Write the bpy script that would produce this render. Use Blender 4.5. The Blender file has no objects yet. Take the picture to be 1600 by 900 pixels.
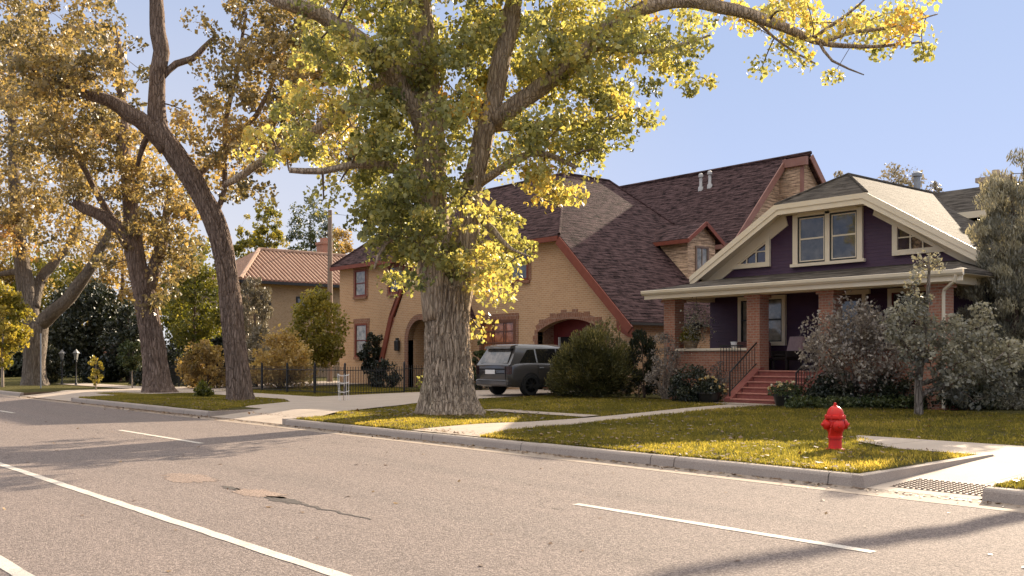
import bpy, math, random
import numpy as np
from mathutils import Vector, noise as mnoise
random.seed(7)
RNG = np.random.default_rng(11)
scn = bpy.context.scene
COL = scn.collection

# ------------------------------------------------------------------ camera frame and survey helpers
F = 1540.0; CX = 800.0; HY = 561.0; H = 1.6
NN = math.hypot(F, 1300.0)
FW = Vector((-F/NN, 1300.0/NN, 0)); RT = Vector((1300.0/NN, F/NN, 0)); CAM = Vector((0, 0, H))
def P(px, py, d):
    return CAM + FW*d + RT*((px-CX)/F*d) + Vector((0, 0, -(py-HY)/F*d))
def onY(px, py, Y):
    r = P(px, py, 1.0)-CAM
    return CAM + r*(Y/r.y)
def gz(Y):
    t = min(1, max(0, (Y-16)/8.0))
    return 0.15 + 0.1*t*t*(3-2*t)
def ground_at(px, d):
    p = P(px, HY, d); p.z = gz(p.y); return p

# ------------------------------------------------------------------ object helpers
def link(o, parent=None):
    COL.objects.link(o)
    if parent is not None: o.parent = parent
    return o
def tag(o, label=None, cat=None, group=None, kind=None):
    if label: o['label'] = label
    if cat: o['category'] = cat
    if group: o['group'] = group
    if kind: o['kind'] = kind
    return o
def thing(name, loc, label, cat, group=None, rz=0):
    o = bpy.data.objects.new(name, None); link(o)
    o.empty_display_size = .2
    o.location = loc; o.rotation_euler = (0, 0, rz)
    return tag(o, label, cat, group)
def copy_tree(o, parent=None):
    c = o.copy(); COL.objects.link(c)
    if parent is not None: c.parent = parent
    for ch in list(o.children): copy_tree(ch, c)
    return c

class MB:
    def __init__(s): s.v = []; s.f = []; s.mi = []; s.sm = []
    def add(s, vs, fs, m=0, smooth=False):
        b = len(s.v); s.v += [tuple(v) for v in vs]
        for f in fs:
            s.f.append([b+i for i in f]); s.mi.append(m); s.sm.append(smooth)
        return s
    def quad(s, a, b, c, d, m=0): return s.add([a, b, c, d], [(0, 1, 2, 3)], m)
    def poly(s, pts, m=0): return s.add(pts, [tuple(range(len(pts)))], m)
    def box(s, x0, x1, y0, y1, z0, z1, m=0, bev=0.0):
        if x0 > x1: x0, x1 = x1, x0
        if y0 > y1: y0, y1 = y1, y0
        if z0 > z1: z0, z1 = z1, z0
        if bev <= 0:
            vs = [(x, y, z) for z in (z0, z1) for y in (y0, y1) for x in (x0, x1)]
            return s.add(vs, [(0, 2, 3, 1), (4, 5, 7, 6), (0, 1, 5, 4), (2, 6, 7, 3), (0, 4, 6, 2), (1, 3, 7, 5)], m)
        b = bev
        def ring(i, z): 
            X0, X1, Y0, Y1 = x0+i, x1-i, y0+i, y1-i
            return [(X0+b, Y0, z), (X1-b, Y0, z), (X1, Y0+b, z), (X1, Y1-b, z), (X1-b, Y1, z), (X0+b, Y1, z), (X0, Y1-b, z), (X0, Y0+b, z)]
        rs = [ring(b, z0), ring(0, z0+b), ring(0, z1-b), ring(b, z1)]
        vs = sum(rs, []); fs = [tuple(reversed(range(8))), tuple(range(24, 32))]
        for k in range(3):
            for i in range(8):
                j = (i+1) % 8
                fs.append((k*8+i, k*8+j, k*8+8+j, k*8+8+i))
        return s.add(vs, fs, m)
    def prism(s, pts, axis, a, b, m=0):
        """outline of 2D points extruded along an axis: 'y' -> pts are (x,z); 'x' -> (y,z); 'z' -> (x,y)"""
        def mk(p, t):
            return {'y': (p[0], t, p[1]), 'x': (t, p[0], p[1]), 'z': (p[0], p[1], t)}[axis]
        n = len(pts)
        vs = [mk(p, a) for p in pts]+[mk(p, b) for p in pts]
        fs = [tuple(range(n)), tuple(reversed(range(n, 2*n)))]
        fs += [(i+n, (i+1) % n+n, (i+1) % n, i) for i in range(n)]
        return s.add(vs, fs, m)
    def slab(s, pts, th, m=0, mside=None):
        """a roof plane: polygon given from above, thickened straight down"""
        pts = [Vector(p) for p in pts]; n = len(pts)
        vs = pts+[p-Vector((0, 0, th)) for p in pts]
        ms = m if mside is None else mside
        b = len(s.v)
        s.add(vs, [tuple(range(n))], m)
        s.f.append([b+i for i in reversed(range(n, 2*n))]); s.mi.append(ms); s.sm.append(False)
        for i in range(n):
            j = (i+1) % n
            s.f.append([b+i, b+n+i, b+n+j, b+j]); s.mi.append(ms); s.sm.append(False)
        return s
    def tube(s, pts, rad, seg=8, m=0, cap=True, disp=None, store=None):
        pts = [Vector(p) for p in pts]; n = len(pts)
        if not hasattr(rad, '__len__'): rad = [rad]*n
        T = []
        for i in range(n):
            a = pts[max(0, i-1)]; b = pts[min(n-1, i+1)]
            t = (b-a); T.append(t.normalized() if t.length > 1e-9 else Vector((0, 0, 1)))
        u = T[0].orthogonal().normalized()
        if abs(T[0].z) > .5:
            u = Vector((1, 0, 0)); u = (u-T[0]*u.dot(T[0])).normalized()
        vs = []
        for i in range(n):
            u = (u-T[i]*u.dot(T[i]))
            u = u.normalized() if u.length > 1e-6 else T[i].orthogonal().normalized()
            w = T[i].cross(u)
            for k in range(seg):
                a = 2*math.pi*k/seg
                dr = u*math.cos(a)+w*math.sin(a)
                r = rad[i]
                if disp:
                    r, g = disp(i, k, a, pts[i]+dr*r, r)
                    store.append(g)
                vs.append(pts[i]+dr*r)
        fs = []
        for i in range(n-1):
            for k in range(seg):
                l = (k+1) % seg
                fs.append((i*seg+k, i*seg+l, (i+1)*seg+l, (i+1)*seg+k))
        if cap:
            fs.append(tuple(reversed(range(seg)))); fs.append(tuple((n-1)*seg+k for k in range(seg)))
        return s.add(vs, fs, m, True)
    def lathe(s, prof, c=(0, 0, 0), seg=24, m=0, axis='z'):
        vs = []; n = len(prof)
        for (r, z) in prof:
            for k in range(seg):
                a = 2*math.pi*k/seg
                x, y = r*math.cos(a), r*math.sin(a)
                v = {'z': (x, y, z), 'x': (z, x, y), 'y': (y, z, x)}[axis]
                vs.append((c[0]+v[0], c[1]+v[1], c[2]+v[2]))
        fs = []
        for i in range(n-1):
            for k in range(seg):
                l = (k+1) % seg
                fs.append((i*seg+k, i*seg+l, (i+1)*seg+l, (i+1)*seg+k))
        fs.append(tuple(reversed(range(seg)))); fs.append(tuple((n-1)*seg+k for k in range(seg)))
        return s.add(vs, fs, m, True)
    def build(s, name, mats, parent=None, sharp=35):
        me = bpy.data.meshes.new(name)
        me.from_pydata(s.v, [], s.f)
        if not isinstance(mats, (list, tuple)): mats = [mats]
        for m in mats: me.materials.append(m)
        me.polygons.foreach_set('material_index', s.mi)
        me.polygons.foreach_set('use_smooth', s.sm)
        me.update()
        if any(s.sm) and sharp: me.set_sharp_from_angle(angle=math.radians(sharp))
        o = bpy.data.objects.new(name, me)
        return link(o, parent)
def wbuild(mb, name, mats, parent, sharp=35):
    """build world-coordinate geometry as a child of a thing (keeps it where it is)"""
    o = mb.build(name, mats, parent, sharp)
    o.matrix_parent_inverse = parent.matrix_basis.inverted() if hasattr(parent, 'matrix_basis') else o.matrix_parent_inverse
    return o

# ------------------------------------------------------------------ materials
def lin(c): return tuple(c)+(1,)
class NT:
    def __init__(s, name):
        s.m = bpy.data.materials.new(name); s.m.use_nodes = True
        s.t = s.m.node_tree; s.t.nodes.clear()
        s.out = s.n('ShaderNodeOutputMaterial')
    def n(s, ty, **kw):
        nd = s.t.nodes.new(ty)
        for k, v in kw.items():
            if k.startswith('i_'): nd.inputs[k[2:].replace('_', ' ')].default_value = v
            else: setattr(nd, k, v)
        return nd
    def l(s, a, b): s.t.links.new(a, b)
    def math(s, op, a, b=None, c=None):
        nd = s.n('ShaderNodeMath', operation=op)
        for i, x in enumerate((a, b, c)):
            if x is None: continue
            if hasattr(x, 'is_output'): s.l(x, nd.inputs[i])
            else: nd.inputs[i].default_value = x
        return nd.outputs[0]
    def mix(s, fac, a, b, mode='MIX'):
        nd = s.n('ShaderNodeMix', data_type='RGBA', blend_type=mode)
        for sk, x in ((nd.inputs['Factor'], fac), (nd.inputs['A'], a), (nd.inputs['B'], b)):
            pass
        for idx, x in ((0, fac), (6, a), (7, b)):
            if hasattr(x, 'is_output'): s.l(x, nd.inputs[idx])
            else: nd.inputs[idx].default_value = x if idx == 0 else lin(x)
        return nd.outputs[2]
    def pos(s, scale=(1, 1, 1)):
        g = s.n('ShaderNodeNewGeometry'); mp = s.n('ShaderNodeMapping'); mp.inputs['Scale'].default_value = scale
        s.l(g.outputs['Position'], mp.inputs['Vector']); return mp.outputs[0]
    def objc(s, scale=(1, 1, 1)):
        g = s.n('ShaderNodeTexCoord'); mp = s.n('ShaderNodeMapping'); mp.inputs['Scale'].default_value = scale
        s.l(g.outputs['Object'], mp.inputs['Vector']); return mp.outputs[0]
    def noise(s, vec, scale, detail=4, rough=.55, lo=.3, hi=.7):
        nd = s.n('ShaderNodeTexNoise'); nd.inputs['Scale'].default_value = scale
        nd.inputs['Detail'].default_value = detail; nd.inputs['Roughness'].default_value = rough
        s.l(vec, nd.inputs['Vector'])
        mr = s.n('ShaderNodeMapRange'); mr.inputs[1].default_value = lo; mr.inputs[2].default_value = hi
        s.l(nd.outputs[0], mr.inputs[0]); return mr.outputs[0]
    def wallmap(s):
        """(along the wall, height) from the place and the facing of a vertical or pitched plane"""
        g = s.n('ShaderNodeNewGeometry')
        a = s.n('ShaderNodeSeparateXYZ'); s.l(g.outputs['Position'], a.inputs[0])
        b = s.n('ShaderNodeSeparateXYZ'); s.l(g.outputs['True Normal'], b.inputs[0])
        k = s.math('GREATER_THAN', s.math('ABSOLUTE', b.outputs[0]), s.math('ABSOLUTE', b.outputs[1]))
        u = s.math('ADD', s.math('MULTIPLY', a.outputs[1], k), s.math('MULTIPLY', a.outputs[0], s.math('SUBTRACT', 1.0, k)))
        c = s.n('ShaderNodeCombineXYZ'); s.l(u, c.inputs[0]); s.l(a.outputs[2], c.inputs[1])
        return c.outputs[0]
    def bump(s, h, strength=.3, dist=.01):
        b = s.n('ShaderNodeBump'); b.inputs['Strength'].default_value = strength; b.inputs['Distance'].default_value = dist
        s.l(h, b.inputs['Height']); return b.outputs[0]
    def finish(s, col, rough=.7, normal=None, metal=0, spec=.3, coat=0, rsock=None):
        p = s.n('ShaderNodeBsdfPrincipled')
        if hasattr(col, 'is_output'): s.l(col, p.inputs['Base Color'])
        else: p.inputs['Base Color'].default_value = lin(col)
        p.inputs['Roughness'].default_value = rough; p.inputs['Metallic'].default_value = metal
        p.inputs['Specular IOR Level'].default_value = spec; p.inputs['Coat Weight'].default_value = coat
        if normal is not None: s.l(normal, p.inputs['Normal'])
        s.l(p.outputs[0], s.out.inputs[0]); return s.m
def m_plain(name, c1, c2, scale=3, rough=.6, bump=.15, bscale=40, spec=.3, metal=0, coat=0, stretch=(1, 1, 1), bdist=.01):
    t = NT(name); v = t.pos(stretch)
    c = t.mix(t.noise(v, scale), c1, c2)
    nrm = t.bump(t.noise(v, bscale, 3), bump, bdist) if bump else None
    return t.finish(c, rough, nrm, metal, spec, coat)
def m_brick(name, c1, c2, mortar, bw=.22, bh=.08, ms=.012, bump=.5, dirt=(.5, .5, .5)):
    t = NT(name); v = t.wallmap()
    b = t.n('ShaderNodeTexBrick'); t.l(v, b.inputs['Vector'])
    b.inputs['Color1'].default_value = lin(c1); b.inputs['Color2'].default_value = lin(c2); b.inputs['Mortar'].default_value = lin(mortar)
    for k, x in (('Scale', 1), ('Mortar Size', ms), ('Mortar Smooth', .1), ('Bias', 0), ('Brick Width', bw), ('Row Height', bh)): b.inputs[k].default_value = x
    pv = t.pos()
    c = t.mix(t.noise(pv, .7, 5), b.outputs[0], t.mix(.35, b.outputs[0], dirt, 'MULTIPLY'))
    c = t.mix(t.noise(pv, 14, 3, .6, .35, .75), c, t.mix(.3, c, (.55, .42, .33)))
    inv = t.math('SUBTRACT', 1.0, b.outputs['Fac'])
    return t.finish(c, .85, t.bump(t.math('ADD', inv, t.math('MULTIPLY', t.noise(pv, 60, 3), .4)), bump, .012), spec=.2)
def m_shingle(name, c1, c2, gap, w=.24, h=.11, rough=.8, bump=.8, lich=None):
    t = NT(name); v = t.wallmap()
    b = t.n('ShaderNodeTexBrick'); t.l(v, b.inputs['Vector'])
    b.inputs['Color1'].default_value = lin(c1); b.inputs['Color2'].default_value = lin(c2); b.inputs['Mortar'].default_value = lin(gap)
    for k, x in (('Scale', 1), ('Mortar Size', .008), ('Mortar Smooth', .2), ('Bias', -.1), ('Brick Width', w), ('Row Height', h)): b.inputs[k].default_value = x
    b.offset_frequency = 2; b.squash_frequency = 3; b.squash = .8
    sx = t.n('ShaderNodeSeparateXYZ'); t.l(v, sx.inputs[0])
    saw = t.math('FRACT', t.math('DIVIDE', sx.outputs[1], h))
    pv = t.pos()
    c = t.mix(t.noise(pv, 1.1, 6, .65), b.outputs[0], t.mix(.6, b.outputs[0], lich or (.35, .3, .3), 'MULTIPLY'))
    st = t.n('ShaderNodeMapping'); st.inputs['Scale'].default_value = (1.3, 13, 1); t.l(v, st.inputs['Vector'])
    c = t.mix(t.noise(st.outputs[0], 1.1, 4, .6, .4, .62), c, t.mix(.75, c, (c2[0]*1.9, c2[1]*1.9, c2[2]*1.9)))
    hgt = t.math('ADD', t.math('MULTIPLY', t.math('SUBTRACT', 1.0, saw), .8), t.math('MULTIPLY', t.noise(st.outputs[0], 3, 3), .8))
    hgt = t.math('SUBTRACT', hgt, t.math('MULTIPLY', b.outputs['Fac'], .6))
    return t.finish(c, rough, t.bump(hgt, bump, .03), spec=.04)
def m_siding(name, c1, c2, h=.11, rough=.5):
    t = NT(name); v = t.wallmap(); sx = t.n('ShaderNodeSeparateXYZ'); t.l(v, sx.inputs[0])
    saw = t.math('FRACT', t.math('DIVIDE', sx.outputs[1], h))
    c = t.mix(t.noise(t.pos(), 2.5, 4), c1, c2)
    return t.finish(c, rough, t.bump(t.math('SUBTRACT', 1.0, saw), .9, .03), spec=.35)
def m_leaf(name, stops, trans=.5, rough=.45, tr_tint=(1.2, 1.12, .62)):
    t = NT(name)
    a = t.n('ShaderNodeAttribute', attribute_name='tint')
    r = t.n('ShaderNodeValToRGB'); e = r.color_ramp.elements
    for i, (p, c) in enumerate(stops):
        el = e[i] if i < 2 else e.new(p)
        el.position = p; el.color = lin(c)
    t.l(a.outputs['Fac'], r.inputs[0])
    p = t.n('ShaderNodeBsdfPrincipled'); t.l(r.outputs[0], p.inputs['Base Color']); p.inputs['Roughness'].default_value = rough
    p.inputs['Specular IOR Level'].default_value = .5
    tr = t.n('ShaderNodeBsdfTranslucent'); t.l(t.mix(1.0, r.outputs[0], tr_tint, 'MULTIPLY'), tr.inputs[0])
    mx = t.n('ShaderNodeMixShader'); mx.inputs[0].default_value = trans
    t.l(p.outputs[0], mx.inputs[1]); t.l(tr.outputs[0], mx.inputs[2]); t.l(mx.outputs[0], t.out.inputs[0])
    return t.m
def m_bark(name, c1, c2, c3, zs=.25):
    t = NT(name); v = t.pos((7, 7, 7*zs))
    c = t.mix(t.noise(v, 1.2, 6, .65, .25, .75), c1, c2)
    c = t.mix(t.noise(t.pos((1, 1, .5)), 1.5, 4, .6, .5, .8), c, c3)
    at = t.n('ShaderNodeAttribute', attribute_name='furrow')
    mr = t.n('ShaderNodeMapRange'); mr.inputs[1].default_value = .3; mr.inputs[2].default_value = .95; t.l(at.outputs['Fac'], mr.inputs[0])
    c = t.mix(mr.outputs[0], c, t.mix(.6, c, (c1[0]*.45, c1[1]*.4, c1[2]*.38)))     # dark cork down in the furrows
    vo = t.n('ShaderNodeTexVoronoi', feature='DISTANCE_TO_EDGE'); vo.inputs['Scale'].default_value = 1.0
    wp = t.n('ShaderNodeVectorMath', operation='ADD'); nz = t.n('ShaderNodeTexNoise'); nz.inputs['Scale'].default_value = 4; t.l(t.pos(), nz.inputs['Vector'])
    sc = t.n('ShaderNodeVectorMath', operation='SCALE'); sc.inputs['Scale'].default_value = .9; t.l(nz.outputs['Color'], sc.inputs[0])
    t.l(t.pos((12, 12, 2.2)), wp.inputs[0]); t.l(sc.outputs[0], wp.inputs[1]); t.l(wp.outputs[0], vo.inputs['Vector'])
    ck = t.n('ShaderNodeMapRange'); ck.inputs[1].default_value = .0; ck.inputs[2].default_value = .16; t.l(vo.outputs['Distance'], ck.inputs[0])
    c = t.mix(ck.outputs[0], t.mix(.38, c, (c1[0]*.4, c1[1]*.36, c1[2]*.34)), c)      # cracks between the bark plates
    hh = t.math('ADD', t.math('MULTIPLY', ck.outputs[0], .8), t.noise(v, 1.6, 8, .7, .2, .8))
    return t.finish(c, .9, t.bump(hh, 1.0, .05), spec=.12)
def m_glass(name, c1, c2, scale=1.5, rough=.03):
    t = NT(name); v = t.pos((1, 1, 1))
    c = t.mix(t.noise(v, scale, 5, .6, .4, .62), c1, c2)
    wob = t.bump(t.noise(v, 1.3, 2), .04, .05)
    return t.finish(c, rough, wob, spec=.8)

M = {}
M['brick_tan'] = m_brick('tan_brick', (.57, .335, .165), (.47, .265, .12), (.6, .45, .3), .23, .085, .012, .5, (.8, .72, .66))
M['brick_red'] = m_brick('red_brick', (.36, .125, .07), (.44, .165, .095), (.4, .27, .19), .22, .08, .012)
M['brick_trim'] = m_brick('dark_trim_brick', (.2, .07, .035), (.28, .105, .05), (.3, .2, .14), .11, .22, .012)
M['brick_jamb'] = m_brick('dark_jamb_brick', (.2, .07, .035), (.28, .105, .05), (.3, .2, .14), .22, .085, .012)
M['wood_roof'] = m_shingle('weathered_wood_shingle', (.015, .0085, .009), (.076, .046, .044), (.008, .006, .006), .17, .125)
M['grey_roof'] = m_shingle('grey_asphalt_shingle', (.046, .04, .034), (.072, .062, .052), (.025, .021, .018), .3, .085, .85, .4, (.7, .65, .6))
M['tan_shingle'] = m_shingle('tan_wall_shingle', (.42, .28, .18), (.5, .35, .23), (.2, .13, .09), .2, .16)
M['purple'] = m_siding('purple_siding', (.05, .02, .048), (.064, .028, .06))
M['cream'] = m_plain('cream_paint', (.78, .66, .48), (.82, .71, .54), 2, .5, .08)
M['red_paint'] = m_plain('rust_red_trim', (.19, .05, .03), (.24, .068, .04), 3, .55, .1)
M['red_door'] = m_plain('deep_red_door', (.13, .02, .02), (.17, .03, .026), 3, .5, .1)
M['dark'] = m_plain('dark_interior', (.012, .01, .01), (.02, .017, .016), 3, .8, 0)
M['glass'] = m_glass('window_glass', (.03, .03, .03), (.12, .11, .09))
M['curtain'] = m_glass('curtained_glass', (.34, .3, .24), (.12, .11, .08), 2.2, .08)
M['orange_curtain'] = m_glass('orange_curtained_glass', (.45, .16, .07), (.2, .06, .03), 4, .15)
M['steps'] = m_plain('red_brick_steps', (.24, .075, .06), (.31, .11, .085), 6, .8, .3)
M['iron'] = m_plain('black_iron', (.012, .012, .013), (.02, .019, .018), 8, .45, .05, spec=.5)
M['black_pot'] = m_plain('black_glazed_pot', (.012, .012, .012), (.025, .022, .02), 5, .35, .05, spec=.5)
M['white'] = m_plain('white_paint', (.75, .73, .7), (.8, .78, .75), 4, .5, .05)
M['grey_metal'] = m_plain('galvanised_metal', (.25, .26, .27), (.34, .34, .34), 5, .4, .05, metal=.7)
M['pole'] = m_plain('weathered_pole_wood', (.2, .15, .12), (.28, .22, .17), 3, .85, .4, 20, stretch=(6, 6, .4))
M['chair'] = m_plain('pale_pink_cushion', (.5, .33, .31), (.62, .44, .42), 8, .9, .2)
M['wicker'] = m_plain('dark_wicker', (.02, .014, .012), (.04, .03, .025), 30, .7, .4)
M['bark1'] = m_bark('cottonwood_bark', (.34, .255, .18), (.7, .55, .4), (.5, .4, .27))
M['bark2'] = m_bark('brown_bark', (.16, .11, .085), (.38, .285, .225), (.28, .2, .15))
M['bark3'] = m_bark('grey_bark', (.15, .12, .095), (.34, .285, .23), (.24, .2, .155))
M['twig'] = m_plain('twig_bark', (.09, .06, .045), (.17, .12, .09), 5, .85, .2)
M['pale_twig'] = m_plain('pale_twig', (.28, .22, .17), (.36, .29, .22), 5, .8, .2)
G0 = (.035, .05, .012)
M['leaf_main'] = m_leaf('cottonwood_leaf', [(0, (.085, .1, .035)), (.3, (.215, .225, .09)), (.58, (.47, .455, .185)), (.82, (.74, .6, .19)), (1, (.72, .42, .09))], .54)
M['leaf_brown'] = m_leaf('browning_leaf', [(0, (.075, .072, .042)), (.3, (.155, .13, .072)), (.55, (.32, .245, .125)), (.85, (.56, .4, .17)), (1, (.46, .25, .11))], .46)
M['leaf_green'] = m_leaf('green_leaf', [(0, (.018, .03, .012)), (.5, (.045, .065, .02)), (1, (.11, .12, .035))], .3)
M['leaf_yellow'] = m_leaf('yellow_green_leaf', [(0, (.06, .075, .015)), (.5, (.2, .19, .03)), (1, (.45, .36, .08))], .5)
M['leaf_orange'] = m_leaf('orange_leaf', [(0, (.16, .115, .045)), (.5, (.45, .31, .115)), (1, (.68, .5, .2))], .45)
M['leaf_grey'] = m_leaf('grey_green_leaf', [(0, (.1, .098, .08)), (.5, (.22, .208, .16)), (1, (.48, .43, .3))], .35, tr_tint=(1.1, 1.05, .8))
M['leaf_mauve'] = m_leaf('faded_lilac_leaf', [(0, (.11, .095, .082)), (.5, (.26, .22, .185)), (1, (.46, .4, .32))], .35, tr_tint=(1.1, 1.0, .85))
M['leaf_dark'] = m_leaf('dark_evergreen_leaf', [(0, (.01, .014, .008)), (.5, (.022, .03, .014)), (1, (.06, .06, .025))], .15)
M['leaf_pale'] = m_leaf('pale_spruce_needle', [(0, (.1, .09, .065)), (.5, (.2, .17, .12)), (1, (.34, .29, .2))], .3, tr_tint=(1.1, 1.05, .8))
M['petal'] = m_leaf('flower_petal', [(0, (.5, .3, .08)), (.5, (.62, .5, .25)), (1, (.75, .7, .55))], .3)
M['litter'] = m_leaf('fallen_leaf', [(0, (.05, .025, .015)), (.5, (.16, .085, .04)), (1, (.4, .27, .1))], .15)
M['grass'] = m_leaf('grass_blade', [(0, (.05, .053, .018)), (.5, (.122, .114, .038)), (.85, (.26, .215, .078)), (1, (.38, .3, .14))], .78, tr_tint=(2.65, 2.3, .98))
M['lamp_dark'] = m_plain('smoked_lens', (.03, .008, .008), (.05, .012, .01), 5, .15, 0, spec=.6)
M['brown_frame'] = m_plain('brown_window_wood', (.12, .05, .03), (.17, .075, .045), 4, .6, .2)
M['leaf_bush'] = m_leaf('evergreen_bush_leaf', [(0, (.05, .055, .022)), (.5, (.13, .122, .048)), (1, (.46, .38, .17))], .4)
M['car_paint'] = m_plain('dark_grey_car_paint', (.05, .045, .043), (.058, .053, .05), 3, .3, 0, spec=.5, coat=.8)
M['car_glass'] = m_plain('tinted_car_glass', (.01, .01, .01), (.014, .013, .012), 3, .04, 0, spec=.7)
M['tyre'] = m_plain('tyre_rubber', (.012, .012, .012), (.02, .019, .018), 20, .85, .2)
M['rim'] = m_plain('dark_alloy_rim', (.05, .05, .052), (.08, .08, .08), 5, .35, 0, metal=.8)
M['chrome'] = m_plain('bright_metal', (.5, .5, .5), (.6, .6, .6), 5, .2, 0, metal=1)
M['lamp_red'] = m_plain('dark_red_lens', (.1, .008, .008), (.16, .012, .01), 5, .15, 0, spec=.6)
M['hydrant'] = None

def m_hydrant():
    t = NT('red_hydrant_paint'); v = t.pos()
    c = t.mix(t.noise(v, 6, 5), (.72, .022, .01), (.5, .014, .008))
    c = t.mix(t.noise(v, 26, 5, .75, .6, .66), c, (.22, .06, .035))
    return t.finish(c, .4, t.bump(t.noise(v, 45, 4), .15, .004), spec=.35)
M['hydrant'] = m_hydrant()
def m_concrete(name, c1, c2, jx=0, jy=0):
    t = NT(name); v = t.pos()
    c = t.mix(t.noise(v, 1.3, 6, .65), c1, c2)
    c = t.mix(t.noise(v, 70, 2, .5, .3, .7), c, t.mix(.5, c, (.5, .42, .34)))
    c = t.mix(t.noise(v, .45, 4, .6, .5, .8), c, t.mix(.35, c, (.3, .25, .2)))
    if jx or jy:
        s = t.n('ShaderNodeSeparateXYZ'); t.l(v, s.inputs[0])
        msk = None
        for ax, j in ((0, jx), (1, jy)):
            if not j: continue
            k = t.math('LESS_THAN', t.math('FRACT', t.math('DIVIDE', t.math('ADD', s.outputs[ax], 1000.0), j)), .014/j)
            msk = k if msk is None else t.math('MAXIMUM', msk, k)
        c = t.mix(msk, c, (.06, .05, .04))
    return t.finish(c, .85, t.bump(t.noise(v, 90, 3), .25, .006), spec=.2)
M['concrete'] = m_concrete('pale_concrete', (.42, .34, .27), (.34, .275, .22), 1.5, 0)
M['curb'] = m_concrete('grey_curb_concrete', (.3, .25, .215), (.23, .19, .165), 3.0, 0)
M['gutter'] = m_concrete('dusty_gutter_concrete', (.27, .205, .155), (.2, .155, .12), 3.0, 0)
def m_road(name='worn_asphalt', k=(1, 1, 1)):
    t = NT(name); v = t.pos()
    base = t.mix(t.noise(v, .35, 6, .6), tuple(a*b for a, b in zip((.37, .288, .25), k)), tuple(a*b for a, b in zip((.31, .24, .21), k)))
    base = t.mix(t.noise(t.pos((.05, 1.1, 1)), 1.0, 4, .6, .4, .65), base, t.mix(.6, base, (.28, .225, .2)))     # wheel tracks along the lanes
    vo = t.n('ShaderNodeTexVoronoi'); vo.inputs['Scale'].default_value = 70; t.l(v, vo.inputs['Vector'])
    sp = t.n('ShaderNodeSeparateColor'); t.l(vo.outputs['Color'], sp.inputs[0])
    agg = t.n('ShaderNodeMapRange'); agg.inputs[1].default_value = .25; agg.inputs[2].default_value = .95; t.l(sp.outputs[0], agg.inputs[0])
    c = t.mix(agg.outputs[0], t.mix(.55, base, (.06, .05, .045)), t.mix(.42, base, (.55, .46, .4)))
    c2 = t.mix(t.noise(v, 240, 2, .6, .35, .68), t.mix(.5, c, (.05, .042, .04)), c)
    c2 = t.mix(t.noise(v, 3.0, 5, .7, .62, .74), c2, t.mix(.3, c2, (.09, .07, .06)))
    c2 = t.mix(t.noise(t.pos((.12, 1.6, 1)), 1.0, 5, .65, .52, .7), c2, t.mix(.16, c2, (.07, .056, .05)))      # oil-darkened streaks along the lanes
    wv = t.n('ShaderNodeTexVoronoi', feature='DISTANCE_TO_EDGE'); wv.inputs['Scale'].default_value = .33
    nz = t.n('ShaderNodeTexNoise'); nz.inputs['Scale'].default_value = 1.4; nz.inputs['Detail'].default_value = 6; t.l(v, nz.inputs['Vector'])
    ad = t.n('ShaderNodeVectorMath', operation='ADD'); t.l(nz.outputs['Color'], ad.inputs[0]); t.l(t.pos((.6, 1, 1)), ad.inputs[1]); t.l(ad.outputs[0], wv.inputs['Vector'])
    ck = t.math('MULTIPLY', t.math('LESS_THAN', wv.outputs['Distance'], .0028), t.noise(v, .5, 3, .5, .5, .56))
    c2 = t.mix(t.math('MULTIPLY', ck, .55), c2, (.06, .048, .043))                                              # hairline cracks
    h = t.math('ADD', t.math('MULTIPLY', vo.outputs['Distance'], -1.2), t.noise(v, 130, 3))
    return t.finish(c2, .85, t.bump(h, .7, .012), spec=.22)
M['road'] = m_road()
def m_paint():
    t = NT('worn_road_paint'); v = t.pos()
    c = t.mix(t.noise(v, 3, 4), (.62, .56, .48), (.5, .45, .385))
    k = t.math('MAXIMUM', t.noise(v, 55, 4, .7, .56, .66), t.math('MULTIPLY', t.noise(v, 2.2, 5, .7, .55, .75), t.noise(v, 30, 3, .7, .4, .55)))
    c = t.mix(k, c, (.22, .18, .16))
    return t.finish(c, .7, t.bump(t.noise(v, 120, 3), .5, .008), spec=.2)
M['paint'] = m_paint()
def m_lawn():
    t = NT('lawn_turf'); v = t.pos()
    c = t.mix(t.noise(v, .6, 5, .6), (.085, .08, .026), (.14, .122, .04))
    c = t.mix(t.noise(v, 26, 5, .7, .35, .75), c, t.mix(.7, c, (.15, .13, .05)))
    return t.finish(c, .95, t.bump(t.noise(v, 60, 5, .7), .9, .05), spec=.05)
M['lawn'] = m_lawn()
M['dirt'] = m_plain('bare_dirt', (.1, .068, .045), (.17, .12, .08), 5, .95, .6, 50)
M['gravel'] = m_road('sandy_patched_asphalt', (1.6, 1.42, 1.2))
M['tar'] = m_plain('cracked_tar', (.05, .042, .038), (.09, .075, .066), 20, .9, .5, 50)
def m_tile():
    t = NT('clay_tile'); v = t.wallmap(); s = t.n('ShaderNodeSeparateXYZ'); t.l(v, s.inputs[0])
    k = t.math('FRACT', t.math('DIVIDE', t.math('ADD', s.outputs[1], 100.0), .34))
    pv = t.pos()
    c = t.mix(t.noise(pv, 3, 5), (.37, .24, .165), (.29, .17, .115))
    c = t.mix(t.noise(pv, 9, 3, .6, .5, .7), c, (.5, .3, .2))
    return t.finish(c, .75, t.bump(k, .4, .03), spec=.25)
M['tile'] = m_tile()
M['stucco'] = m_brick('buff_brick', (.33, .225, .12), (.27, .18, .09), (.35, .27, .18), .24, .09, .01, .3)

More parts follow.
